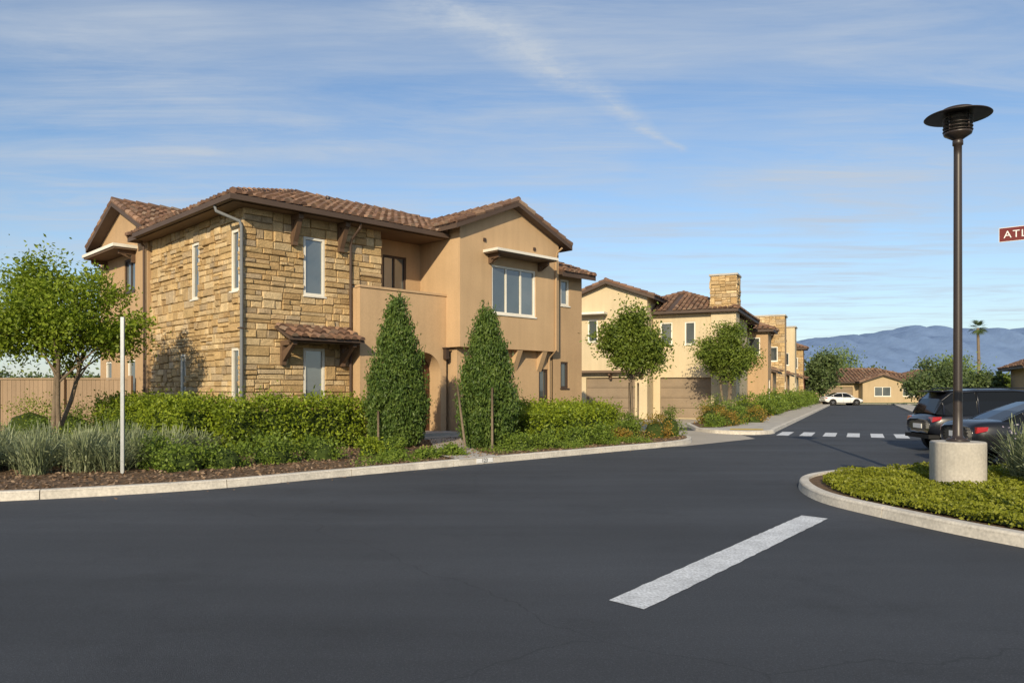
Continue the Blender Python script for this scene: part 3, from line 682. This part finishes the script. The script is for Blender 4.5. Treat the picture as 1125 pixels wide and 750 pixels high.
for (x,y,r,h,m) in [(-5.0,15.9,.6,.6,'low'),(-4.2,16.7,.55,.55,'low'),(-5.7,15.0,.55,.55,'low'),(-3.3,17.6,.38,.45,'hedge'),(-6.3,14.5,.6,.55,'low'),(-7.0,14.9,.5,.6,'low'),
   (-2.9,18.6,.35,.4,'low'),(-1.9,17.0,.3,.22,'low'),(-1.4,17.7,.35,.22,'low'),(-2.6,16.5,.3,.2,'low'),(-9.6,17.2,.7,.8,'hedge'),
   (.9,20.0,.5,.5,'low'),(1.7,20.9,.5,.55,'low'),(2.5,21.7,.45,.55,'low'),(.2,19.3,.4,.4,'low'),(3.2,22.9,.4,.45,'orange'),
   (4.6,24.3,.55,.85,'orange'),(5.2,25.1,.5,.95,'tree'),(3.6,24.2,.5,.6,'low'),(3.9,25.4,.5,.8,'tree'),
   (-14.5,19.8,.8,1.0,'orange'),(-13.2,18.8,.7,.9,'low'),(-16,20,1.0,1.2,'orange'),(-11.5,18.4,.6,.9,'low'),(-12.8,22,.9,1.2,'low'),(-10.6,20.5,.8,1.1,'low'),(-14.6,23,1,1.3,'hedge'),(-8.3,16.8,.6,.8,'low')]:
    bush('shrub' if i==0 else 'shrub.%03d'%i,(x,y,.1),r,h,m); i+=1
for (x,y,r,h,m) in [(9.2,32.6,.6,.8,'orange'),(10.0,34.5,.8,1.0,'low'),(9.0,34.3,.7,1.0,'orange'),(11.0,37,.9,1.1,'tree'),(10.2,38,.9,1.3,'tree'),(12.3,40,1,1.4,'hedge'),(12.8,42,1,1.5,'tree'),(8.4,31.6,.5,.55,'low'),(11.6,36.2,.6,.9,'orange')]:
    bush('shrub.%03d'%i,(x,y,.1),r,h,m,1700,.09); i+=1
P=[]
for t in np.arange(15,64,.9):
    c=S(t,-.9-rnd.uniform(0,.9)); P.append(crownP(clumps((c[0],c[1],.7),(.6,.6,rnd.uniform(.4,1.1)),10),40,.4))
quads_obj('frontage_shrubs',leafV(np.concatenate(P),.16),L_['low'])
def blades(name,cents,per,h,spread,mat,w=.009):
    V=[]
    for (x,y) in cents:
        n=int(per*rng.uniform(.5,1.2)); an=rng.uniform(0,2*math.pi,n); l=rng.uniform(.1,1.2,n)*spread; hh=h*rng.uniform(.8,1.2)*rng.uniform(.35,1.1,n)*(1-.35*l/spread/1.2)
        bx=x+rng.normal(size=n)*.1; by=y+rng.normal(size=n)*.1
        dx=np.cos(an)*l; dy=np.sin(an)*l; wx=-np.sin(an)*w; wy=np.cos(an)*w
        for (f0,z0,f1,z1,w0,w1) in ((0,0,.4,.62,.8,1.1),(.4,.62,1,1,1.1,.5)):
            q=np.empty((n,4,3))
            q[:,0]=np.stack([bx+dx*f0-wx*w0,by+dy*f0-wy*w0,.1+hh*z0],1); q[:,1]=np.stack([bx+dx*f0+wx*w0,by+dy*f0+wy*w0,.1+hh*z0],1)
            q[:,2]=np.stack([bx+dx*f1+wx*w1,by+dy*f1+wy*w1,.1+hh*z1],1); q[:,3]=np.stack([bx+dx*f1-wx*w1,by+dy*f1-wy*w1,.1+hh*z1],1)
            V.append(q.reshape(-1,3))
        m=int(n*.5); k=rng.integers(0,n,m); f=rng.uniform(.3,1,m)
        P=np.stack([bx[k]+dx[k]*f,by[k]+dy[k]*f,.1+hh[k]*f**.8],1); V.append(leafV(P,.07,up=1,aspect=.3))
    return quads_obj(name,np.concatenate(V),L_[mat])
cs=[]
while len(cs)<48:
    x=rng.uniform(-14,-7.2); y=12.7+(x+14)*.14+rng.uniform(.1,4.2)
    if all((x-a)**2+(y-b)**2>.30 for a,b in cs): cs.append((x,y))
blades('sage_planting',cs,300,.84,.58,'sage')
cs=[(rng.uniform(9.2,13),rng.uniform(10.0,12.6)) for k in range(20)]+[(8.55,12.6),(8.3,11.6),(8.9,12.9),(8.6,10.9)]
blades('sage_planting.001',cs,300,.95,.55,'sage')
P=[]
for (x,y) in cs[-10:]: P.append(np.array([x,y,.8])+rng.normal(size=(40,3))*np.array([.25,.25,.15]))
quads_obj('sage_flowers',leafV(np.concatenate(P),.05),leafmat('petal',(.35,.28,.42),(.5,.45,.55),(.6,.6,.6),.3))
def inpoly(P,poly):
    x,y=P[:,0],P[:,1]; ins=np.zeros(len(P),bool); n=len(poly)
    for i in range(n):
        x0,y0=poly[i]; x1,y1=poly[(i+1)%n]
        c=((y0>y)!=(y1>y))&(x<(x1-x0)*(y-y0)/((y1-y0)+1e-12)+x0); ins^=c
    return ins
LX,LY=7.22,12.3
inner=[(x+(.38*(9-x)/5 if x<9 else 0),y+(.38*(10.2-y)/4.5)) for x,y in isl]
P=np.stack([rng.uniform(4.4,12,150000),rng.uniform(6.5,14.6,150000)],1); P=P[inpoly(P,inner)]
d=np.hypot(P[:,0]-LX,P[:,1]-LY); P=P[d>.56]
z=.11+rng.uniform(.0,1,len(P))**.5*.10*(1+.35*np.sin(P[:,0]*3+P[:,1]*2)+.35*np.sin(P[:,0]*9)*np.sin(P[:,1]*8))
V=leafV(np.column_stack([P,z]),.05,aspect=.6); quads_obj('ground_cover',V,L_['cover'])
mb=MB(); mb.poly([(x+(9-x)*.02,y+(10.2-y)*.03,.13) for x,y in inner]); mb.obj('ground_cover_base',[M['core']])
def scatter(name,n,z,size,mat,bx,by,flat_=.8,poly=None,up=0):
    P=np.stack([rng.uniform(*bx,n),rng.uniform(*by,n)],1)
    P=P[inpoly(P,poly)]; quads_obj(name,leafV(np.column_stack([P,z+rng.uniform(0,.03,len(P))]),size,flat=flat_,up=up),L_[mat])
bedpoly=[(x,y) for x,y in [(p[0]-.12,p[1]+.17) for p in bp]]+[H(14,0)[:2],H(0,0)[:2],(-20,28),(-20,10)]
scatter('bark_litter',45000,.12,.075,'litter',(-14,7),(10,28),.7,bedpoly)
low=[]
for k in range(46):
    a=rng.uniform(-1,9.5); b=rng.uniform(-7.2,-6.3); 
    if abs(a-2)<.9: continue
    c=H(a,b,.14); low.append(crownP(clumps(c,(.28,.28,.05),6),36,.2))
P=np.concatenate(low); P[:,2]=.12+np.abs(P[:,2]-.12); quads_obj('low_ground_cover',leafV(P,.05),L_['low'])
P=[]
for k in range(260):
    a=rng.uniform(-6,9); c=H(a,-7.75-abs(rng.normal())*.16); P.append((c[0],c[1],.008))
quads_obj('fallen_leaves',leafV(np.array(P),.035,flat=.9),L_['litter'])
def fartree(name,x,y,h,r,mat,n=5000,leaf=.32):
    e=empty(name,(x,y,0)); C=clumps((0,0,h*.6),(r,r,h*.38),60,.45); quads_obj('foliage',leafV(crownP(C,n/60,r*.5),leaf,aspect=.7),L_[mat],e)
    mb=MB(); mb.tube([(0,0,0),(0,0,h*.6)],[.2,.1],7); mb.obj('trunk',[M['bark']],e)
fartree('broadleaf_tree',36.0,88,6.0,2.0,'far'); fartree('broadleaf_tree.001',53,124,8.4,3.4,'farl'); fartree('broadleaf_tree.002',43,80,3.4,1.4,'far',2500)
fartree('broadleaf_tree.003',58,104,5.8,3.2,'far'); fartree('broadleaf_tree.004',62,106,6.6,3.2,'farl'); fartree('broadleaf_tree.005',38,108,5.2,3,'far')
fartree('broadleaf_tree.006',47,72,3.3,1.5,'tree',2500); fartree('broadleaf_tree.007',41,66,3.2,1.6,'far',2500)
P=[]
for k in range(110):
    x=rng.uniform(-150,170); y=rng.uniform(135,190); h=rng.uniform(4,6.8); P.append(crownP(clumps((x,y,h*.5),(3.6,3.6,h*.45),16),50,2.2))
quads_obj('distant_trees',leafV(np.concatenate(P),.7,aspect=.7),L_['far'])
P=[]
for k in range(36):
    an=rng.uniform(-2.9,-.05); R_=rng.uniform(50,64); h=rng.uniform(6,9); P.append(crownP(clumps((R_*math.cos(an),R_*math.sin(an)+4,h*.5),(4.2,4.2,h*.5),14),30,2.6))
quads_obj('reflection_trees',leafV(np.concatenate(P),1.0,aspect=.7),L_['far'])  # unseen tree belt behind the camera, added to darken car and window reflections
e=empty('fan_palm',(92,150,0)); mb=MB(); mb.tube([(0,0,0),(.2,0,7),(0,0,14)],[.38,.3,.24],8); mb.obj('trunk',[M['bark']],e)
mb=MB()
for k in range(46):
    an=rnd.uniform(0,6.28); el=rnd.uniform(-.9,1.3); L=rnd.uniform(1.6,2.3); d=Vector((math.cos(an)*math.cos(el),math.sin(an)*math.cos(el),math.sin(el))); o=Vector((0,0,14.1))
    s=d.cross(Vector((0,0,1))).normalized(); st=o+d*L*.35
    for j in range(9):
        q=(j-4)/4*.9; dd=(d*math.cos(q)+s*math.sin(q)); tip=st+dd*L*.65-Vector((0,0,.25))
        mb.poly([st,st+dd*L*.3+s*.06,tip,st+dd*L*.3-s*.06])
mb.obj('fronds',[L_['far']],e)
# mountains
nx,ny=240,30; V=[];F=[]
def fbm(x,s):
    return sum(math.sin(x*s*f+ph)*a for f,ph,a in ((1,.3,1),(2.3,1.7,.5),(4.9,.2,.28),(9.7,2.2,.16),(19.3,.9,.09),(41,1.2,.05)))
for j in range(ny):
    for i_ in range(nx):
        x=-1500+i_*27; v=j/(ny-1); y=3000+v*1500
        pk=np.interp(x,[-1500,600,1300,1600,1750,1950,2080,2270,2420,2600,2780,2950,3200,3600,4900],[90,150,250,290,325,318,350,385,362,372,342,362,330,300,240])
        rv=abs(math.sin(x*.011+v*5+1.3*math.sin(x*.004)))*.6+abs(math.sin(x*.027-v*7))*.4
        h=pk*math.sin(min(1,v*1.12)*math.pi/2)**1.15*(1-.24*(1-rv)*math.sin(math.pi*min(1,v*.95)))+fbm(x+j*9,.012)*9*v+fbm(x,.03)*4*v
        V.append((x,y,h-6 if v>0 else -5))
for j in range(ny-1):
    for i_ in range(nx-1): a=j*nx+i_; F.append((a,a+1,a+nx+1,a+nx))
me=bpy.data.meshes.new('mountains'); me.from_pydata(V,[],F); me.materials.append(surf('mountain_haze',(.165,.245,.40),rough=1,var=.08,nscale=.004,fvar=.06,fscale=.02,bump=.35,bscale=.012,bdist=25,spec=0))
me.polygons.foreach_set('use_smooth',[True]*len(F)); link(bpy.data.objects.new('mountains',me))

# ================================================================ FENCE
e=empty('board_fence'); mb=MB()
f0=Vector(H(-.3,8.0)); f1=Vector((-34,27.5,0)); f0.z=0; d=f1-f0; L=d.length; t=d.normalized(); nn=Vector((-t.y,t.x,0)); k=int(L/.16)
def seg(s0,s1,o0,o1,z0,z1):
    c=[f0+t*s0+nn*o0,f0+t*s1+nn*o0,f0+t*s1+nn*o1,f0+t*s0+nn*o1]; mb.hexa([(p.x,p.y,z0) for p in c]+[(p.x,p.y,z1) for p in c])
for j in range(k): seg(j*.16+.004,(j+1)*.16-.004,-.012,.012,.1,2.0)
for j in range(int(L/2.4)+1): seg(j*2.4-.06,j*2.4+.06,.02,.14,.1,2.14)
seg(0,L,-.05,.05,2.01,2.07)
mb.obj('boards',[M['fence']],e)

# ================================================================ STREET FURNITURE
e=empty('street_lamp',(LX,LY,.1))
mb=MB(); mb.lathe((0,0,-.05),[(.0,0),(.405,0),(.405,.73),(.39,.75),(.0,.75)],40); mb.obj('concrete_base',[M['conc']],e,False)
mb=MB(); mb.lathe((0,0,.70),[(.0,0.0),(.17,.0),(.17,.03),(.10,.06),(.075,.10),(.068,.5),(.06,4.62),(.06,4.78),(.078,4.79),(.078,4.86),(.05,4.89)],24)
for q in range(4): 
    a=q*math.pi/2+.78; mb.lathe((.13*math.cos(a),.13*math.sin(a),.73),[(.02,0),(.02,.04),(.0,.04)],8)
mb.obj('pole',[M['pole']],e,True)
mb=MB(); zb=.70+4.86
mb.lathe((0,0,zb),[(.05,0),(.12,.05),(.20,.10),(.21,.13),(.16,.14)],32)
for j in range(5): mb.lathe((0,0,zb+.17+j*.055),[(.15,.0),(.215,-.02),(.22,-.01),(.15,.018)],32)
mb.lathe((0,0,zb+.44),[(.0,-.02),(.2,-.02),(.475,-.055),(.49,-.05),(.475,-.035),(.24,.02),(.23,.07),(.12,.10),(.0,.105)],48)
for q in range(4):
    a=q*math.pi/2+.4; mb.tube([(.19*math.cos(a),.19*math.sin(a),zb+.1),(.19*math.cos(a),.19*math.sin(a),zb+.43)],.012,6)
mb.obj('lamp_head',[M['pole']],e,True)
mb=MB(); mb.lathe((0,0,zb),[(.12,.13),(.12,.42)],24); mb.obj('lens',[surf('lamp_lens',(.35,.34,.30),rough=.3,bump=0)],e,True)
e=empty('metal_post',(-7.05,13.75,.1)); mb=MB(); mb.box(-.03,.03,-.02,.02,0,2.85); mb.obj('post',[M['steel']],e)
sa=math.atan2(-.63,.77); e=empty('street_name_sign',(5.98,8.25,.1),sa); dz=.31
mb=MB(); mb.tube([(0,0,0),(0,0,2.86+dz)],.03,10); mb.obj('post',[M['steel']],e,True)
mb=MB(); mb.box(-.58,.58,-.006,.006,2.895+dz,3.045+dz); mb.obj('name_plate',[M['signred']],e)
mb=MB(); mb.box(-.585,.585,-.0045,.0045,2.889+dz,3.051+dz); mb.obj('plate_border',[M['signwhite']],e)
mb=MB(); mb.box(-.04,.04,-.02,.02,2.84+dz,2.888+dz); mb.obj('clamp',[M['steel']],e)
t_=text('lettering','ATLAS',.115,(-.54,-.008,2.965+dz),(math.radians(90),0,0),'signwhite',e,.001); t_.data.align_x='LEFT'; t_.data.space_character=1.15

# ================================================================ CARS
def car(name,loc,rz,L,Hh,W,paint,suv):
    e=empty(name,(loc[0],loc[1],0),rz); w=W/2
    if suv: st=[(0,.50,.84,.76),(.02,.42,.98,.88),(.10,.34,1.05,.95),(.3,.26,1.04,1),(.5,.24,1.02,1),(.68,.26,1.0,1),(.8,.28,.98,.98),(.93,.3,.86,.93),(.985,.36,.74,.82),(1,.42,.66,.72)]
    else: st=[(0,.45,.84,.74),(.02,.36,.95,.88),(.10,.30,.99,.94),(.25,.24,.97,1),(.5,.22,.93,1),(.68,.24,.92,1),(.8,.26,.86,.98),(.93,.28,.74,.93),(.985,.34,.62,.82),(1,.4,.56,.72)]
    mb=MB(); rings=[]
    for (x,zb,zt,wf) in st:
        ww=w*wf; half=[(0,zb),(ww*.86,zb),(ww*.97,zb+.1),(ww,zb+(zt-zb)*.45),(ww*.985,zb+(zt-zb)*.72),(ww*.93,zt-.03),(ww*.72,zt+.01),(0,zt+.035)]
        ring=[(x*L,y,z) for y,z in half]+[(x*L,-y,z) for y,z in half[-2:0:-1]]
        rings.append(len(mb.v)); mb.v+=ring; nr=len(ring)
    for a,b in zip(rings,rings[1:]):
        for k in range(nr): mb.f.append((a+k,a+(k+1)%nr,b+(k+1)%nr,b+k)); mb.m.append(0)
    mb.f.append(tuple(rings[0]+k for k in range(nr))); mb.m.append(0); mb.f.append(tuple(rings[-1]+k for k in range(nr-1,-1,-1))); mb.m.append(0)
    o=mb.obj('body',[M[paint]],e,True); md=o.modifiers.new('s','SUBSURF'); md.levels=2; md.render_levels=2
    if suv: gh=[(.035,1.0,.80,1.02,.74),(.07,.98,.88,1.40,.70),(.12,.98,.90,Hh-.06,.70),(.25,.98,.91,Hh-.01,.72),(.45,.96,.91,Hh,.72),(.56,.96,.90,Hh-.05,.71),(.72,.93,.84,1.02,.78)]
    else: gh=[(.13,.93,.80,.97,.74),(.22,.93,.86,1.18,.70),(.33,.92,.88,Hh-.05,.66),(.45,.9,.89,Hh,.67),(.55,.9,.88,Hh-.02,.67),(.62,.9,.86,Hh-.12,.68),(.76,.86,.80,.93,.76)]
    mb=MB(); rings=[]
    for (x,zb,wb,zt,wt) in gh:
        half=[(w*wb,zb),(w*(wb*.55+wt*.45),zb+(zt-zb)*.55),(w*wt,zt-.05*min(1,(zt-zb)*2)),(w*wt*.82,zt),(0,zt+.015)]
        ring=[(x*L,y,z) for y,z in half]+[(x*L,-y,z) for y,z in half[-2::-1]]; rings.append(len(mb.v)); mb.v+=ring; nr=len(ring)
    for i,(a,b) in enumerate(zip(rings,rings[1:])):
        roof=i in ((1,2,3,4) if suv else (2,3,4))
        for k in range(nr-1): mb.f.append((a+k,a+k+1,b+k+1,b+k)); mb.m.append(1 if (roof and 2<=k<=nr-4) else 0)
    mb.obj('greenhouse',[M['carglass'],M[paint]],e,False)
    mb=MB()
    for i in [1,3,5]:
        x,zb,wb,zt,wt=gh[i]; x2=x
        if i==5: x2=gh[6][0]-.03
        for s in (-1,1): mb.tube([(x2*L,s*(w*wb+.004),zb+.0),((x*.5+x2*.5)*L,s*(w*(wb*.55+wt*.45)+.004),zb+(zt-zb)*.55),(x*L,s*(w*wt+.002),zt-.05)],.03,6)
    for s in (-1,1):
        pts=[(g[0]*L,s*(w*g[4]+.002),g[3]-.05*min(1,(g[3]-g[1])*2)) for g in gh]; mb.tube(pts,.022,6)
    mb.obj('pillars',[M[paint]],e,True)
    R=.36 if suv else .33
    for i,(fx) in enumerate((.19,.80)):
        for s in (-1,1):
            mb=MB(); y=s*(w*.985)
            def ringy(prof,mi,seg=28):
                b=len(mb.v)
                for r,yy in prof:
                    for k in range(seg): an=2*math.pi*k/seg; mb.v.append((fx*L+r*math.cos(an),yy,R+r*math.sin(an)))
                for a in range(len(prof)-1):
                    for k in range(seg): k2=(k+1)%seg; mb.f.append((b+a*seg+k,b+a*seg+k2,b+(a+1)*seg+k2,b+(a+1)*seg+k)); mb.m.append(mi)
            ringy([(R+.07,y-s*.22),(R+.07,y+s*.012),(R+.02,y+s*.014),(0.01,y+s*.002)],0)
            ringy([(R-.02,y-s*.1),(R,y-s*.06),(R,y+s*.01),(R-.03,y+s*.03),(R*.66,y+s*.032),(R*.64,y+s*.01)],0)
            ringy([(R*.66,y+s*.034),(R*.60,y+s*.03),(R*.58,y+s*.006),(.01,y+s*.006)],2)
            for k in range(5):
                an=k*2*math.pi/5+.3; c,si=math.cos(an),math.sin(an); pw=.03
                q=[(fx*L+c*.03-si*pw,y+s*.03,R+si*.03+c*pw),(fx*L+c*.03+si*pw,y+s*.03,R+si*.03-c*pw),(fx*L+c*R*.62+si*pw,y+s*.026,R+si*R*.62-c*pw),(fx*L+c*R*.62-si*pw,y+s*.026,R+si*R*.62+c*pw)]
                mb.poly(q,1)
            mb.obj('wheel_%d'%(i*2+(s>0)+1),[M['black'],M['rim'],M['ink']],e,True)
    mb=MB(); zt=.88 if suv else .80
    for s in (-1,1):
        mb.hexa([(.03,s*w*.60,zt-.06),(.04,s*w*.84,zt-.08),(.22,s*(w*.95),zt-.02),(.22,s*w*.7,zt-.02),(.05,s*w*.60,zt+.05),(.06,s*w*.84,zt+.05),(.24,s*(w*.94),zt+.06),(.24,s*w*.7,zt+.05)])
    mb.obj('tail_lamps',[M['tail']],e)
    mb=MB(); mb.box(-.015,.03,-.26,.26,.62,.74); mb.obj('plate',[M['signwhite']],e)
    mb=MB(); mb.box(-.03,.25,-w*.8,w*.8,.36,.46); mb.obj('bumper_trim',[M['black']],e)
    mb=MB()
    for s in (-1,1):
        mb.lathe((.66*L,s*(w+.10),1.0),[(.0,-.07),(.09,-.05),(.11,.0),(.08,.06),(.0,.08)],10); mb.tube([(.66*L,s*w*.9,.95),(.66*L,s*(w+.08),.98)],.025,6)
        for hx in (.30,.48): mb.box(hx*L,hx*L+.16,s*w*.985-.02,s*w*.985+.02,.86,.89)
    if suv:
        for s in (-1,1): mb.tube([(.13*L,s*w*.66,Hh-.0),(.18*L,s*w*.66,Hh+.03),(.5*L,s*w*.66,Hh+.03),(.55*L,s*w*.66,Hh-.02)],.016,6)
        mb.box(.05*L,.14*L,-w*.62,w*.62,Hh-.075,Hh-.03)
    mb.obj('trim',[M[paint]],e,True)
    mb=MB()
    for hx in (.27,.455,.64):
        for s in (-1,1): mb.tube([(hx*L,s*(w*1.0),.36),(hx*L,s*(w*1.0),.7),(hx*L,s*w*.94,.95)],.006,4)
    mb.obj('door_seams',[M['ink']],e)
car('parked_suv',(11.0,20.6),math.radians(-6),4.7,1.66,1.88,'cargrey',True)
car('parked_car',(9.75,16.7),math.radians(-4),4.75,1.42,1.83,'carblack',False)
car('parked_car.001',(34.3,84.0),math.radians(2),4.3,1.42,1.8,'carwhite',False)

# ================================================================ WORLD & LIGHT
el=math.radians(23); az=(-.20,-.98)
w=bpy.data.worlds.new('World'); scn.world=w; w.use_nodes=True; nt=w.node_tree; nt.nodes.clear()
out=N(nt,'ShaderNodeOutputWorld'); bg=N(nt,'ShaderNodeBackground'); nt.links.new(bg.outputs[0],out.inputs[0]); bg.inputs[1].default_value=.145
sky=N(nt,'ShaderNodeTexSky',sky_type='NISHITA'); sky.sun_disc=False; sky.sun_elevation=el; sky.sun_rotation=math.atan2(az[0],az[1])
sky.air_density=1.0; sky.dust_density=.5; sky.ozone_density=3.0
tc=N(nt,'ShaderNodeTexCoord'); sx=N(nt,'ShaderNodeSeparateXYZ'); nt.links.new(tc.outputs['Generated'],sx.inputs[0])
zz=math_(nt,'MAXIMUM',math_(nt,'ADD',sx.outputs[2],0.0),.02)
px=math_(nt,'DIVIDE',sx.outputs[0],zz); py=math_(nt,'DIVIDE',sx.outputs[1],zz)
cb=N(nt,'ShaderNodeCombineXYZ'); nt.links.new(px,cb.inputs[0]); nt.links.new(py,cb.inputs[1])
def streaks(rot,sc,scale,lo,hi,dist):
    mp=N(nt,'ShaderNodeMapping'); mp.inputs['Rotation'].default_value=(0,0,math.radians(rot)); mp.inputs['Scale'].default_value=(sc,1.0,1); nt.links.new(cb.outputs[0],mp.inputs[0])
    n1=N(nt,'ShaderNodeTexNoise'); n1.inputs['Scale'].default_value=scale; n1.inputs['Detail'].default_value=10; n1.inputs['Roughness'].default_value=.68; n1.inputs['Distortion'].default_value=dist; nt.links.new(mp.outputs[0],n1.inputs['Vector'])
    return mrange(nt,n1.outputs['Fac'],lo,hi,0,1)
sA=streaks(-28,.30,1.6,.34,.72,1.2); sB=streaks(-58,.20,3.0,.40,.72,.9)
n2=noise(nt,cb.outputs[0],.6,3); n3=noise(nt,cb.outputs[0],.9,3,.5)
m2=mrange(nt,n2,.34,.58,.35,1); m3=mrange(nt,n3,.40,.60,.15,1)
cir=math_(nt,'ADD',math_(nt,'MULTIPLY',math_(nt,'MULTIPLY',sA,m2),.72),math_(nt,'MULTIPLY',math_(nt,'MULTIPLY',sB,m3),.62))
p1=(-.30,1.80); p2=(.736,3.18); dv=(p2[0]-p1[0],p2[1]-p1[1]); Ld=math.hypot(*dv); dv=(dv[0]/Ld,dv[1]/Ld)
qx=math_(nt,'SUBTRACT',px,p1[0]); qy=math_(nt,'SUBTRACT',py,p1[1])
s_=math_(nt,'ADD',math_(nt,'MULTIPLY',qx,dv[0]),math_(nt,'MULTIPLY',qy,dv[1]))
d_=math_(nt,'ABSOLUTE',math_(nt,'ADD',math_(nt,'ADD',math_(nt,'MULTIPLY',qx,-dv[1]),math_(nt,'MULTIPLY',qy,dv[0])),math_(nt,'MULTIPLY',math_(nt,'SUBTRACT',noise(nt,cb.outputs[0],2.2,3),.5),.14)))
nz=mrange(nt,noise(nt,cb.outputs[0],9,6,.7),.35,.65,.25,1)
wd=mrange(nt,s_,.2,Ld,.12,.02)
ct=mrange(nt,math_(nt,'DIVIDE',d_,wd),0,1.3,1,0)
ct=math_(nt,'MULTIPLY',ct,nz)
ct=math_(nt,'MULTIPLY',ct,mrange(nt,s_,Ld-.04,Ld+.01,1,0)); ct=math_(nt,'MULTIPLY',ct,mrange(nt,s_,-.6,.3,.2,.55))
cir=math_(nt,'MINIMUM',math_(nt,'ADD',cir,ct),.9)
hz=mrange(nt,sx.outputs[2],.0,.25,.40,0)
cir=math_(nt,'MAXIMUM',cir,hz)
mx=N(nt,'ShaderNodeMixRGB'); nt.links.new(cir,mx.inputs[0]); nt.links.new(sky.outputs[0],mx.inputs[1]); mx.inputs[2].default_value=(3.7,4.15,4.75,1)
nt.links.new(mx.outputs[0],bg.inputs[0])
sd=bpy.data.lights.new('sun','SUN'); sd.energy=5.0; sd.angle=math.radians(.6); sd.color=(1,.84,.59)
so=bpy.data.objects.new('sun',sd); D=Vector((az[0]*math.cos(el),az[1]*math.cos(el),math.sin(el))); so.rotation_euler=(-D).to_track_quat('-Z','Y').to_euler(); so.location=(-20,-40,40); link(so)
cam=bpy.data.cameras.new('camera'); cam.lens=26.7; cam.sensor_width=36; cam.shift_y=.048; cam.clip_end=20000; cam.clip_start=.05
co=bpy.data.objects.new('camera',cam); co.location=(0,0,1.62); co.rotation_euler=(math.radians(90),0,0); link(co); scn.camera=co
